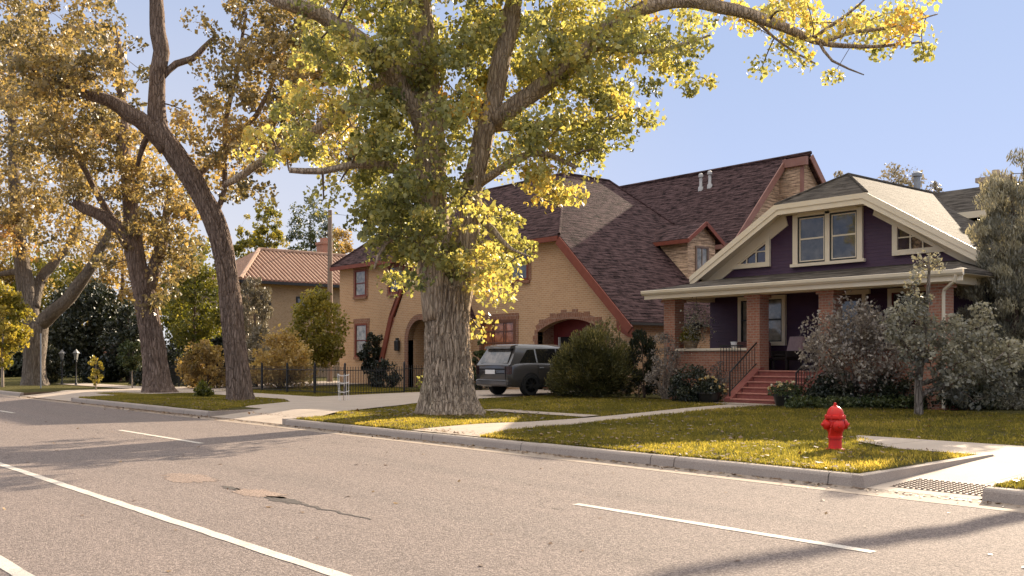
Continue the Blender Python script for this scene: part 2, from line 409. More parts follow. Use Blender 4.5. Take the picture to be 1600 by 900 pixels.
# ------------------------------------------------------------------ leaves
def leaf_mesh(name, centers, size, tint, mat, parent, droop=.5, width=.75, jit=.35, axis=None, flat=False):
    """every leaf is its own folded little blade; centers (n,3), size and tint per leaf"""
    n = len(centers)
    if axis is None:
        ax = RNG.normal(size=(n, 3)); ax[:, 2] -= droop*1.6
    else: ax = np.array(axis)+RNG.normal(size=(n, 3))*jit
    if flat: ax[:, 2] *= .12
    ax /= np.linalg.norm(ax, axis=1)[:, None]+1e-9
    q = RNG.normal(size=(n, 3))
    if flat: q[:, 2] *= .25
    sd = np.cross(ax, q); sd = np.cross(sd, ax) if False else sd
    sd /= np.linalg.norm(sd, axis=1)[:, None]+1e-9
    if flat:
        sd = np.cross(ax, np.array([[0, 0, 1.0]])); sd /= np.linalg.norm(sd, axis=1)[:, None]+1e-9
    nm = np.cross(ax, sd)
    L = (size*np.clip(np.exp(RNG.normal(0, jit*.8, n)), .45, 1.7))[:, None]
    W = L*width*.5
    fold = L*.12
    b = centers-ax*L*.5
    v = np.stack([b, b+ax*L*.38+sd*W+nm*fold, b+ax*L, b+ax*L*.38-sd*W+nm*fold], axis=1).reshape(-1, 3)
    me = bpy.data.meshes.new(name)
    me.vertices.add(4*n); me.vertices.foreach_set('co', v.astype(np.float32).ravel())
    me.loops.add(4*n); me.loops.foreach_set('vertex_index', np.arange(4*n, dtype=np.int32))
    me.polygons.add(n); me.polygons.foreach_set('loop_start', np.arange(0, 4*n, 4, dtype=np.int32))
    me.polygons.foreach_set('loop_total', np.full(n, 4, dtype=np.int32))
    me.update(calc_edges=True)
    a = me.attributes.new('tint', 'FLOAT', 'FACE'); a.data.foreach_set('value', np.clip(tint, 0, 1).astype(np.float32))
    me.materials.append(mat)
    o = bpy.data.objects.new(name, me); link(o, parent)
    if parent is not None: o.matrix_parent_inverse = parent.matrix_basis.inverted()
    return o
def clusters_to_leaves(cl, per, rad, size, tints, spread_t=.12, squash=.8):
    cl = np.array(cl); n = len(cl)
    reps = np.maximum(4, RNG.poisson(per, n))
    idx = np.repeat(np.arange(n), reps)
    off = RNG.normal(size=(len(idx), 3)); off *= (RNG.uniform(.15, 1, len(idx))**.5/ (np.linalg.norm(off, axis=1)+1e-9))[:, None]
    rr = np.array(rad)*np.ones(n)*RNG.uniform(.6, 1.25, n)
    off *= rr[idx][:, None]; off[:, 2] *= squash
    pts = cl[idx]+off
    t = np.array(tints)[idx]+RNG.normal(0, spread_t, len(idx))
    return pts, np.full(len(idx), size), t

def catmull(pts, rad, step=.35):
    pts = [Vector(p) for p in pts]; out = []; ro = []
    n = len(pts)
    for i in range(n-1):
        p0 = pts[max(0, i-1)]; p1 = pts[i]; p2 = pts[i+1]; p3 = pts[min(n-1, i+2)]
        k = max(2, int((p2-p1).length/step))
        for j in range(k):
            t = j/k
            out.append(.5*((2*p1)+(p2-p0)*t+(2*p0-5*p1+4*p2-p3)*t*t+(3*p1-p0-3*p2+p3)*t**3))
            ro.append(rad[i]+(rad[i+1]-rad[i])*t)
    out.append(pts[-1]); ro.append(rad[-1])
    return out, ro
def bark_disp(depth, freq, seed, base=None):
    def d(i, k, a, p, r):
        fq = freq*1.6*max(.35, min(1.5, r/.5))
        wv = .25*mnoise.noise(Vector((p.x*1.5, p.y*1.5, p.z*1.2+seed)))
        n1 = mnoise.noise(Vector((math.cos(a+wv)*fq+seed, math.sin(a+wv)*fq, p.z*.8)))
        n2 = mnoise.noise(Vector((math.cos(a+wv)*fq*2.2+seed, math.sin(a+wv)*fq*2.2+7, p.z*1.9)))
        n3 = mnoise.noise(Vector((p.x*.9+seed, p.y*.9, p.z*.5)))
        ridge = (1-min(1, abs(n1)*3.2))*.55+(1-min(1, abs(n2)*3.2))*.45
        if base is not None and p.z < base+1.3:            # roots spreading into the ground
            k = max(0, (base+1.3-p.z)/1.3)**2
            r *= 1+k*.42*max(-.25, mnoise.noise(Vector((math.cos(a)*1.9+seed*7, math.sin(a)*1.9, 3.3+p.z*.15)))*1.6)
        return r*(1+n3*.13)-depth*min(1, r/.4)*ridge, ridge
    return d
def limbs_mesh(limbs, name, mat, parent, seg=20, depth=.03, freq=3.5, step=.3):
    """limbs: list of (points, radii, segments); returns skeleton points"""
    mb = MB(); sk = []; RD = []
    for i, (pts, rad, sg) in enumerate(limbs):
        stp = step if sg < 60 else .07
        pp, rr = catmull(pts, rad, stp)
        for j in range(1, len(pp)-1):
            if rr[j] < .3:
                w = .35*rr[j]+.02
                pp[j] = pp[j]+Vector(mnoise.noise_vector(pp[j]*1.3))*w
        mb.tube(pp, rr, sg, 0, True, bark_disp(depth*(1 if sg > 60 else .6), freq, i*3.1, pts[0].z if (sg > 39 and i == 0) else None), RD)
        sk += [(p, r) for p, r in zip(pp[::2], rr[::2])]
    o = mb.build(name, mat, parent, 0); o.matrix_parent_inverse = parent.matrix_basis.inverted()
    at = o.data.attributes.new('furrow', 'FLOAT', 'POINT'); at.data.foreach_set('value', RD)
    return sk
def twigs_mesh(sk, cl, mat, parent, name='branches', r0=.045, r1=.012, maxlen=4.0, keep=1.0, seg=4):
    S = np.array([tuple(p) for p, r in sk]); R = np.array([min(r*.6, r0) for p, r in sk])
    C = np.array(cl)
    dist = np.array([np.min(np.linalg.norm(S-c, axis=1)) for c in C])
    mb = MB()
    SP = [S]; SR = [R]
    S_all = S; R_all = R
    for i in np.argsort(dist):
        c = C[i]
        if RNG.random() > keep: continue
        dd = np.linalg.norm(S_all-c, axis=1)
        j = int(np.argmin(dd+ (S_all[:, 2] > c[2]+1.5)*.6))
        a = Vector(S_all[j]); b = Vector(c)
        if dd[j] > maxlen or dd[j] < .08: continue
        mid = (a+b)*.5+Vector(RNG.normal(0, .1*dd[j], 3))+Vector((0, 0, .12*dd[j]))
        ra = R_all[j]*.85; rb = max(r1, ra*.5)
        k = 5
        pts = [(1-t)**2*a+2*t*(1-t)*mid+t*t*b for t in np.linspace(0, 1, k)]
        mb.tube(pts, list(np.linspace(ra, rb, k)), seg, 0, False)
        S_all = np.vstack([S_all, [tuple(p) for p in pts[1:]]]); R_all = np.concatenate([R_all, np.linspace(ra, rb, k)[1:]])
    if mb.v:
        o = mb.build(name, mat, parent, 0); o.matrix_parent_inverse = parent.matrix_basis.inverted(); o['kind'] = 'stuff'
def seg_dist(x, y, pl):
    best = 1e9
    for (x0, y0), (x1, y1) in zip(pl[:-1], pl[1:]):
        dx, dy = x1-x0, y1-y0; t = min(1, max(0, ((x-x0)*dx+(y-y0)*dy)/(dx*dx+dy*dy)))
        best = min(best, math.hypot(x-x0-dx*t, y-y0-dy*t))
    return best
def sample_blobs(blobs, d0, per_m2, default_depth=2.5, edge=.9, bare=()):
    """blobs: (px,py,rx,ry,density,tint,depth offset,depth half-thickness); clump centres in a real volume round the limbs"""
    cl = []; ti = []
    for bl in blobs:
        px, py, rx, ry, den, tt = bl[:6]
        do = bl[6] if len(bl) > 6 else 0; dt = bl[7] if len(bl) > 7 else default_depth
        area = math.pi*rx*ry*(d0/F)**2
        n = max(1, int(area*per_m2*den+.5))
        for _ in range(n):
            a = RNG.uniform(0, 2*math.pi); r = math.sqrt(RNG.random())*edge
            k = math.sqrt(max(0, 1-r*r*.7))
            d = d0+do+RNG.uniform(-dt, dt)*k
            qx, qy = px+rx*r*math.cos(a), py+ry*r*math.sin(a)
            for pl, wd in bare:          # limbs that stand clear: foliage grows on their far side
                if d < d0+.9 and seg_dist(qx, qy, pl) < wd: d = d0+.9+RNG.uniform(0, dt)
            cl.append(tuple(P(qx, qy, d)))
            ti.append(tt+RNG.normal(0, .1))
    return cl, ti
# ================================================================== THE SETTING
def sheet(name, polys, mat, kind='structure', label=None, cat=None, th=0):
    mb = MB()
    for p in polys: mb.poly(p)
    o = mb.build(name, mat)
    return tag(o, label, cat, None, kind)
BIG = 1500.0
o = sheet('ground', [[(-BIG, -BIG, -.03), (BIG, -BIG, -.03), (BIG, BIG, -.03), (-BIG, BIG, -.03)]], M['lawn'])
# road: a slightly crowned sheet
mb = MB(); xs = list(np.linspace(-300, 200, 60)); ys = [-4.0, 0, 3.5, 7.5, 10.66]
for i in range(len(xs)-1):
    for j in range(len(ys)-1):
        mb.quad((xs[i], ys[j], 0), (xs[i+1], ys[j], 0), (xs[i+1], ys[j+1], 0), (xs[i], ys[j+1], 0))
tag(mb.build('road', M['road']), kind='structure')
sheet('far_lawn', [[(-300, -60, .12), (200, -60, .12), (200, -4, .12), (-300, -4, .12)]], M['lawn'])

CURB_Y = 11.15
cuts = [(-46.0, -38.6), (-26.3, -21.7), (-6.45, -5.05)]          # dropped kerbs: neighbour's drive, drive, corner ramp
segs = [(-300, -46.0), (-38.6, -26.3), (-21.7, -6.5), (-5.05, 200)]
def lawn_grid(x0, x1, y0fn, y1):
    mb = MB()
    ysn = [0, .15, .5, 1.2, 2.5, 4, 5.5, 7, 8.5, 10, 11.5, 13]
    nx = max(1, int((x1-x0)/6)); xs = np.linspace(x0, x1, nx+1)
    def vert(x, k):
        y = y0fn(x)+ysn[k]
        z = gz(y)+.035*math.sin(min(1, ysn[k]/3.4)*math.pi)*(1 if y < 15.5 else .4)
        return (x, y, z)
    for i in range(nx):
        for k in range(len(ysn)-1):
            mb.quad(vert(xs[i], k), vert(xs[i+1], k), vert(xs[i+1], k+1), vert(xs[i], k+1))
        a = vert(xs[i], len(ysn)-1); b = vert(xs[i+1], len(ysn)-1)
        mb.quad(a, b, (b[0], y1, .25), (a[0], y1, .25))
    return mb
mb = MB(); sk_ = MB()
for (x0, x1, y0) in [(-300, -46, 11.31), (-46, -38.6, 13.0), (-38.6, -26.3, 11.31), (-26.3, -21.7, 13.0), (-21.7, -6.62, 11.31), (-6.62, -5.05, 14.85), (-5.05, 200, 11.31)]:
    g = lawn_grid(x0, x1, lambda x, y0=y0: y0, 700)
    mb.add(g.v, g.f)
    for X in (x0, x1):
        yy = [y0+k for k in (0, .15, .5, 1.2, 2.5, 4)]
        for a, b in zip(yy[:-1], yy[1:]):
            za, zb = [gz(y)+.035*math.sin(min(1, (y-y0)/3.4)*math.pi)*(1 if y < 15.5 else .4) for y in (a, b)]
            sk_.quad((X, a, -.02), (X, b, -.02), (X, b, zb), (X, a, za))
tag(mb.build('lawn', M['lawn']), kind='structure'); tag(sk_.build('lawn_edge', M['dirt']), kind='structure')
def LZ(x, y):
    y0 = 14.85 if -6.62 < x < -5.05 else 11.31
    k = y-y0
    return gz(y)+.035*math.sin(min(1, max(0, k)/3.4)*math.pi)*(1 if y < 15.5 else .4)

# kerb stones (with rounded top edge) and gutter pan
def kerb(mb, x0, x1):
    n = max(1, int((x1-x0)/3.0+.5)); xx = np.linspace(x0, x1, n+1)
    for i in range(n):
        prof = [(CURB_Y, -.02), (CURB_Y+.02, .11), (CURB_Y+.035, .135), (CURB_Y+.065, .15), (CURB_Y+.165, .155), (CURB_Y+.165, -.02)]
        g = .006 if n > 1 else 0
        dz = random.uniform(-.006, .006); dy = random.uniform(-.008, .008)
        mb.prism([(p[0]+dy, p[1]+dz) for p in prof], 'x', xx[i]+g, xx[i+1]-g)
mb = MB()
for a, b in segs: kerb(mb, a, b)
# side kerbs of the ramp and flares at the drives
for (xa, ya, xb, yb, h0, h1) in [(-6.56, 11.16, -6.56, 14.75, .158, .2), (-26.21, 11.17, -26.21, 12.9, .155, .17), (-21.79, 11.17, -21.79, 12.9, .155, .17), (-38.69, 11.17, -38.69, 12.9, .155, .17)]:
    d = .09
    vs = [(xa-d, ya, -.02), (xa+d, ya, -.02), (xb+d, yb, .1), (xb-d, yb, .1), (xa-d, ya, h0), (xa+d*.6, ya, h0), (xb+d*.6, yb, h1), (xb-d, yb, h1)]
    mb.add(vs, [(0, 3, 2, 1), (4, 5, 6, 7), (0, 1, 5, 4), (1, 2, 6, 5), (2, 3, 7, 6), (3, 0, 4, 7)])
tag(mb.build('kerb', M['curb']), kind='structure')
mb = MB()
mb.prism([(10.64, -.02), (10.64, .004), (11.0, .001), (CURB_Y+.03, .012), (CURB_Y+.03, -.02)], 'x', -300, 200)
tag(mb.build('gutter', M['gutter']), kind='structure')

def strip(name, rows, mat, off=.012, sub=4, zfn=None):
    """rows (Y, xleft, xright); a path that follows the lawn's rise"""
    mb = MB(); R = []
    for i in range(len(rows)-1):
        for k in range(sub):
            t = k/sub; R.append(tuple(a+(b-a)*t for a, b in zip(rows[i], rows[i+1])))
    R.append(rows[-1])
    zf = zfn or (lambda y: gz(y)+.045*0+off)
    for a, b in zip(R[:-1], R[1:]):
        za, zb = zf(a[0]), zf(b[0])
        mb.quad((a[1], a[0], za), (a[2], a[0], za), (b[2], b[0], zb), (b[1], b[0], zb))
    return tag(mb.build(name, mat), kind='structure')
apron = lambda y: max(.012, .17*min(1, max(0, (y-11.12)/1.9)))+.004 if y < 13.1 else gz(y)+.05*(y < 15.6)+.012
apron2 = lambda y: .012+.15*min(1, max(0, (y-11.12)/1.9))+.045*min(1, max(0, (y-12.0)))
strip('driveway', [(11.17, -26.3, -21.7), (13.0, -27.6, -22.6), (15.3, -29.4, -24.2), (16.4, -32.0, -24.9), (18.2, -32.4, -26.0), (21, -32.4, -26.3), (28.2, -32.3, -26.4)], M['concrete'], zfn=lambda y: apron2(y) if y < 16 else gz(y)+.05)
strip('pavement', [(16.4, -60, -32.0), (17.2, -60, -32.0), (18.1, -60, -32.0)], M['concrete'], .035, 1)
strip('neighbour_driveway', [(11.17, -46, -38.6), (13.2, -46.5, -39.3), (16.4, -47, -40), (30, -52, -46)], M['concrete'], zfn=lambda y: apron2(y) if y < 16 else gz(y)+.045)
FW_ROWS = [(11.33, -16.6, -14.35), (12.4, -16.7, -14.9), (14.5, -17.0, -15.5), (16.5, -17.2, -16.15), (18.5, -17.45, -16.5), (21, -17.8, -16.8), (24.0, -18.1, -16.8)]
strip('front_walk', FW_ROWS, M['concrete'], zfn=lambda y: LZ(-16, y)+.012)
strip('side_path', [(16.9, -21.5, -17.3), (17.6, -21.5, -17.45)], M['concrete'], .035, 2)
strip('corner_pavement', [(14.75, -8.0, 60), (15.6, -9.2, 60), (16.75, -9.9, 60)], M['concrete'], .03, 2)
strip('ramp', [(11.17, -6.47, -5.1), (12.3, -6.47, -5.1), (14.75, -6.47, -5.1)], M['concrete'], zfn=lambda y: .014+.165*(y-11.17)/3.58)
def paths_at(x, y):
    if y < 11.34 or (-26.5 < x < -21.5 and y < 13.0) or (-46.2 < x < -38.5 and y < 13): return True
    if -6.66 < x < -5.0 and y < 14.9: return True
    if 14.75 < y < 16.8 and x > -9.9+(16.75-y)*.95: return True
    if 16.85 < y < 17.65 and -21.5 < x < -17: return True
    if 16.35 < y < 18.15 and -60 < x < -31.9: return True
    for rows in (FW_ROWS, [(11.17, -26.3, -21.7), (13.0, -27.6, -22.6), (15.3, -29.4, -24.2), (16.4, -32.0, -24.9), (18.2, -32.4, -26.0), (21, -32.4, -26.3), (28.2, -32.3, -26.4)]):
        for a, b in zip(rows[:-1], rows[1:]):
            if a[0] <= y <= b[0]:
                t = (y-a[0])/(b[0]-a[0])
                if a[1]+(b[1]-a[1])*t < x < a[2]+(b[2]-a[2])*t: return True
    return False
# tactile plate with truncated domes let into the ramp
mb = MB(); zr = lambda y: .014+.165*(y-11.17)/3.58
x0, x1, y0, y1 = -6.3, -5.12, 11.42, 12.15
mb.quad((x0, y0, zr(y0)+.006), (x1, y0, zr(y0)+.006), (x1, y1, zr(y1)+.006), (x0, y1, zr(y1)+.006))
plate = mb.build('tactile_plate', m_plain('rusty_iron_plate', (.27, .2, .15), (.34, .26, .2), 9, .7, .3))
tag(plate, 'rusty tactile plate with rows of raised domes set in the corner ramp', 'tactile plate')
mb = MB(); step = .072
for i in range(int((x1-x0)/step)):
    for j in range(int((y1-y0)/step)):
        cx = x0+step*(i+.6); cy = y0+step*(j+.6); z = zr(cy)+.006
        vs = [(cx+.026*math.cos(a), cy+.026*math.sin(a), z) for a in np.linspace(0, 2*math.pi, 7)[:-1]]
        vs += [(cx+.016*math.cos(a), cy+.016*math.sin(a), z+.014) for a in np.linspace(0, 2*math.pi, 7)[:-1]]
        mb.add(vs, [(k, (k+1) % 6, 6+(k+1) % 6, 6+k) for k in range(6)]+[tuple(range(6, 12))])
dm = mb.build('domes', m_plain('worn_iron_domes', (.16, .115, .085), (.23, .17, .13), 9, .6, .2), plate); dm['kind'] = 'stuff'

# painted lines
def line(x0, x1, ya, w, yb=None):
    yb = ya if yb is None else yb
    mb = MB(); n = max(2, int((x1-x0)/.25)); xs = np.linspace(x0, x1, n+1)
    e = [(random.uniform(-.008, .008), random.uniform(-.008, .008)) for _ in xs]
    for i in range(n):
        t0 = i/n; t1 = (i+1)/n
        a0 = ya+(yb-ya)*t0; a1 = ya+(yb-ya)*t1
        mb.quad((xs[i], a0-w/2+e[i][0], .0045), (xs[i+1], a1-w/2+e[i+1][0], .0045), (xs[i+1], a1+w/2+e[i+1][1], .0045), (xs[i], a0+w/2+e[i][1], .0045))
    return tag(mb.build('lane_marking', M['paint']), kind='structure')
line(-60, 20, 3.72, .125); line(-60, 20, 1.93, .125)
for (xa, xb) in [(-7.85, -4.3), (-22.6, -18.05), (-36.5, -31.8), (-50, -45.5)]: line(xa, xb, 7.55, .12)
# patched and cracked places in the asphalt
def blob_sheet(name, px, py, rx, ry, mat, n=26, z=.003, seed=1):
    c = P(px, py, 1.6*F/(py-HY)); r = random.Random(seed)
    pts = []
    for k in range(n):
        a = 2*math.pi*k/n; s = 1+.35*mnoise.noise(Vector((math.cos(a)*1.7+seed, math.sin(a)*1.7, seed)))+r.uniform(-.22, .22)
        pts.append((c.x+rx*s*math.cos(a), c.y+ry*s*math.sin(a), z))
    return sheet(name, [pts], mat)
blob_sheet('road_patch', 295, 747, .62, .28, M['gravel'], 60, seed=3)
blob_sheet('road_patch', 402, 771, .5, .2, M['gravel'], 60, seed=5)
blob_sheet('road_crack', 440, 781, .42, .12, M['tar'], seed=8)
blob_sheet('road_crack', 362, 763, .25, .07, M['tar'], seed=9)
mb = MB(); pts = []
for i in range(40):
    t = i/39; px = 430+150*t; py = 779+33*t
    c = P(px, py, 1.6*F/(py-HY)); c.y += .07*mnoise.noise(Vector((t*9, 3, 1))); c.z = .004
    pts.append((c, .035*(1-.6*t)*(1+.6*mnoise.noise(Vector((t*14, 1, 5))))))
for (a, wa), (b, wb) in zip(pts[:-1], pts[1:]):
    mb.quad(a-Vector((0, wa, 0)), b-Vector((0, wb, 0)), b+Vector((0, wb, 0)), a+Vector((0, wa, 0)))
tag(mb.build('road_crack', M['tar']), kind='structure')

# ================================================================== WINDOWS ETC
def T_of(facing, w0):
    if facing == '-y': return lambda u, v, w: (u, w0-w, v)
    return lambda u, v, w: (w0+w, u, v)
def fbox(mb, T, u0, u1, v0, v1, w0, w1, m=0):
    vs = [T(u, v, w) for w in (w0, w1) for v in (v0, v1) for u in (u0, u1)]
    mb.add(vs, [(0, 2, 3, 1), (4, 5, 7, 6), (0, 1, 5, 4), (2, 6, 7, 3), (0, 4, 6, 2), (1, 3, 7, 5)], m)
def window(parent, facing, w0, u0, u1, v0, v1, frame, pane, fr=.07, rails=(.5,), bars=(), out=.06, sill=None, head=None, jamb=None, name='window', hm=None, sash=None):
    T = T_of(facing, w0); mb = MB()
    for a in ((u0, u0+fr, v0, v1), (u1-fr, u1, v0, v1), (u0+fr, u1-fr, v0, v0+fr), (u0+fr, u1-fr, v1-fr, v1)): fbox(mb, T, *a, .001, out)
    o = wbuild(mb, name, frame, parent)
    mb = MB()
    for r in rails:
        z = v0+(v1-v0)*r; fbox(mb, T, u0+fr, u1-fr, z-.025, z+.025, .002, out-.015)
    for b in bars:
        x = u0+(u1-u0)*b; fbox(mb, T, x-.015, x+.015, v0+fr, v1-fr, .002, out-.02)
    s = .035
    for a in ((u0+fr, u0+fr+s, v0+fr, v1-fr), (u1-fr-s, u1-fr, v0+fr, v1-fr), (u0+fr+s, u1-fr-s, v0+fr, v0+fr+s), (u0+fr+s, u1-fr-s, v1-fr-s, v1-fr)): fbox(mb, T, *a, .002, out-.012)
    wbuild(mb, 'sash', sash or frame, o)
    mb = MB(); mb.quad(T(u0+fr, v0+fr, .012), T(u1-fr, v0+fr, .012), T(u1-fr, v1-fr, .012), T(u0+fr, v1-fr, .012))
    wbuild(mb, 'pane', pane, o)
    if sill:
        mb = MB(); fbox(mb, T, u0-.1, u1+.1, v0-.12, v0-.002, .001, out+.05); wbuild(mb, 'sill', sill, o)
    if head:
        mb = MB(); fbox(mb, T, u0-.2, u1+.2, v1+.002, v1+.27, .001, .035); wbuild(mb, 'lintel', head, o)
    if jamb:
        for a, b in ((u0-.17, u0-.002), (u1+.002, u1+.17)):
            mb = MB(); fbox(mb, T, a, b, v0, v1, .001, .03); wbuild(mb, 'jamb', jamb, o)
    return o
def arch_pts(xc, hw, zs, zt, n=14):
    """springing at zs, crown at zt (segmental)"""
    h = zt-zs; R = (hw*hw+h*h)/(2*h); a0 = math.asin(min(1, hw/R))
    return [(xc+R*math.sin(a), zs+h-R+R*math.cos(a)) for a in np.linspace(-a0, a0, n)]
def arch_band(mb, xc, hw, zs, zt, th, Y0, Y1, m=0, stub=0.0):
    inn = arch_pts(xc, hw, zs, zt); h = zt-zs; R = (hw*hw+h*h)/(2*h); cz = zs+h-R
    outp = [(xc+(x-xc)*(R+th)/R, cz+(z-cz)*(R+th)/R) for x, z in inn]
    mb.prism(inn+outp[::-1], 'y', Y0, Y1, m)

# ================================================================== BRICK HOUSE
YW = 28.0
bh = thing('brick_house', (-36, 32, .2), 'tan brick house with steep brown shingle roofs, rust red trim and an arched garage', 'house')
gxc, ghw = -29.5, 1.95
pts = [(-48, .1), (-48, 6.9), (-30, 6.9), (-26.1, 3.25), (-26.1, .1), (gxc+ghw, .1)]+[(x, z) for x, z in arch_pts(gxc, ghw, 2.75, 3.25)[::-1]]+[(gxc-ghw, .1)]
mb = MB(); mb.prism(pts, 'y', YW, YW+.3); 
mb.box(-26.4, -26.1, YW+.3, 42, .1, 3.2); mb.box(-48, -47.7, YW+.3, 40, .1, 6.9)
wbuild(mb, 'wall', M['brick_tan'], bh)
# garage recess
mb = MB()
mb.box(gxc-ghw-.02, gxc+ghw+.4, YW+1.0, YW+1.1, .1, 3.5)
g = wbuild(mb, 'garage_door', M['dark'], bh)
mb = MB(); mb.box(gxc-ghw+.25, gxc+ghw-.02, YW+.94, YW+.999, 2.55, 3.4); mb.box(gxc-ghw, gxc-ghw+.25, YW+.92, YW+.999, .1, 3.4)
wbuild(mb, 'header', M['red_door'], g)
mb = MB(); mb.box(gxc-ghw+.3, gxc-ghw+.36, YW+.9, YW+.99, .2, 2.54); wbuild(mb, 'door_rail', M['white'], g)
for xa in (gxc-ghw-.3, gxc+ghw+.001):
    mb = MB(); mb.box(xa, xa+.299, YW+.301, YW+1.0, .1, 3.4); wbuild(mb, 'garage_reveal', M['brick_jamb'], bh)
mb = MB(); arch_band(mb, gxc, ghw, 2.75, 3.25, .3, YW-.03, YW+.29, 0)
for x in np.linspace(gxc-1.7, gxc+1.7, 6): 
    z = 3.53-.5*((x-gxc)/1.95)**2; mb.box(x-.16, x+.16, YW-.025, YW-.001, z, z+.13)
for s in (-1, 1):
    for k in range(11):
        z = .2+k*.24; w = .3 if k % 2 else .2
        xa = gxc+s*ghw; mb.box(xa, xa+s*w, YW-.028, YW+.28, z, z+.235)
wbuild(mb, 'garage_arch', M['brick_trim'], bh)
# front and right roof planes: long hip, right side sweeping down low
pk = (-33.3, 31.3, 10.2); pk2 = (-33.3, 34.2, 10.2); pl = (-44.4, 31.5, 10.2)
mb = MB()
e = .35
mb.slab([(-48.35, YW-e, 6.72), (-29.75, YW-e, 6.72), pk, pl], .12)
wbuild(mb, 'front_roof', M['wood_roof'], bh)
mb = MB()
mb.slab([(-29.75, YW-e, 6.72), (-25.85, YW-e, 3.06), (-25.85, 41.3, 3.06), pk2, pk], .12)
wbuild(mb, 'right_roof', M['wood_roof'], bh)
mb = MB(); mb.slab([(-48.35, 40, 6.72), (-48.35, YW-e, 6.72), pl, (-44.4, 36, 10.2)], .12)
mb.slab([pl, pk, pk2, (-44.4, 34.2, 10.2)], .1); mb.slab([pk2, (-25.85, 41.3, 3.06), (-48.3, 41.3, 6.7), (-44.4, 34.2, 10.2)], .12)
wbuild(mb, 'left_roof', M['wood_roof'], bh)
mb = MB(); mb.tube([pk, pk2, (-29.6, 37.75, 6.65)], .07, 6); mb.tube([(-29.75, YW-e, 6.74), pk], .07, 6); mb.tube([(-48.35, YW-e, 6.74), pl, pk], .07, 6)
wbuild(mb, 'ridge_cap', M['wood_roof'], bh)
mb = MB()
def bar(mb, a, b, w, h, m=0):
    a = Vector(a); b = Vector(b); d = (b-a).normalized(); s = d.cross(Vector((0, 0, 1))).normalized(); u = s.cross(d)
    vs = [p+s*i*w/2+u*j*h/2 for p in (a, b) for i, j in ((-1, -1), (1, -1), (1, 1), (-1, 1))]
    mb.add(vs, [(0, 1, 2, 3), (7, 6, 5, 4), (0, 4, 5, 1), (1, 5, 6, 2), (2, 6, 7, 3), (3, 7, 4, 0)], m)
bar(mb, (-29.8, YW-e-.03, 6.5), (-25.75, YW-e-.03, 2.7), .07, .34)
bar(mb, (-48.4, YW-e-.03, 6.58), (-29.8, YW-e-.03, 6.58), .07, .2)
mb.prism([(-26.5, 3.35), (-25.9, 2.78), (-25.9, 2.45), (-26.5, 2.75)], 'y', YW-e, YW-.002)
wbuild(mb, 'fascia', M['red_paint'], bh)
mb = MB(); bar(mb, (-25.8, YW-e, 2.96), (-25.8, 41.2, 2.96), .12, .1); wbuild(mb, 'gutter', M['iron'], bh)
# windows on the front
window(bh, '-y', YW, -33.25, -32.05, 5.0, 6.5, M['red_paint'], M['glass'], sill=M['brick_trim'], jamb=M['brick_jamb'], sash=M['red_door'])
window(bh, '-y', YW, -35.3, -32.9, 1.3, 3.35, M['brown_frame'], M['orange_curtain'], .12, rails=(.25, .5, .75), bars=(.33, .38, .66, .72), head=M['brick_trim'], jamb=M['brick_jamb'])
window(bh, '-y', YW, -46.35, -45.2, 4.95, 6.4, M['red_paint'], M['curtain'], sill=M['brick_trim'], head=M['brick_jamb'], jamb=M['brick_jamb'], sash=M['red_door'])
window(bh, '-y', YW, -43.0, -41.6, 4.95, 6.4, M['red_paint'], M['glass'], sill=M['brick_trim'], head=M['brick_jamb'], jamb=M['brick_jamb'], sash=M['red_door'])
window(bh, '-y', YW, -46.3, -45.1, 1.7, 3.5, M['red_paint'], M['curtain'], sill=M['brick_trim'], head=M['brick_jamb'], jamb=M['brick_jamb'], sash=M['red_door'])
window(bh, '-y', YW, -42.55, -41.75, 1.2, 3.6, M['red_paint'], M['red_door'], head=M['brick_jamb'], jamb=M['brick_jamb'])
# steep entry gable with its sweeping rake and round-arched door
ey0, ey1 = 26.6, YW-.002
ent = [(-41.3, .1), (-41.3, 1.7), (-40.35, 3.6), (-38.2, 7.0), (-36.0, 3.6), (-36.0, .1), (-37.2, .1)]+arch_pts(-38.2, 1.0, 2.5, 3.45)[::-1]+[(-39.2, .1)]
mb = MB(); mb.prism(ent, 'y', ey0, ey1); w = wbuild(mb, 'entry_gable', M['brick_tan'], bh)
mb = MB(); arch_band(mb, -38.2, 1.0, 2.5, 3.45, .28, ey0-.04, ey0+.3)
for s in (-1, 1): mb.box(-38.2+s, -38.2+s*1.28, ey0-.035, ey0+.29, .1, 2.5)
wbuild(mb, 'entry_arch', M['brick_jamb'], w)
mb = MB()
for a, b in (((-41.75, .8), (-40.6, 3.65)), ((-40.6, 3.65), (-38.2, 7.3)), ((-38.2, 7.3), (-35.8, 3.4))): bar(mb, (a[0], ey0-.05, a[1]), (b[0], ey0-.05, b[1]), .1, .3)
wbuild(mb, 'rake_board', M['red_paint'], w)
mb = MB()
mb.slab([(-40.65, ey0-.1, 3.75), (-38.2, ey0-.1, 7.42), (-38.2, 31.0, 7.42), (-40.65, 31.0, 3.75)], .1)
mb.slab([(-38.2, ey0-.1, 7.42), (-35.75, ey0-.1, 3.5), (-35.75, 31.0, 3.5), (-38.2, 31.0, 7.42)], .1)
wbuild(mb, 'entry_roof', M['wood_roof'], w)
mb = MB(); mb.box(-39.2, -37.2, YW-.3, YW-.2, .1, 3.5); wbuild(mb, 'front_door', M['stucco'], w)
mb = MB(); mb.box(-40.15, -39.85, ey0-.2, ey0-.02, 2.0, 2.5, 0, .03); mb.box(-40.08, -39.92, ey0-.15, ey0-.05, 2.5, 2.62)
wbuild(mb, 'wall_lantern', M['iron'], w)
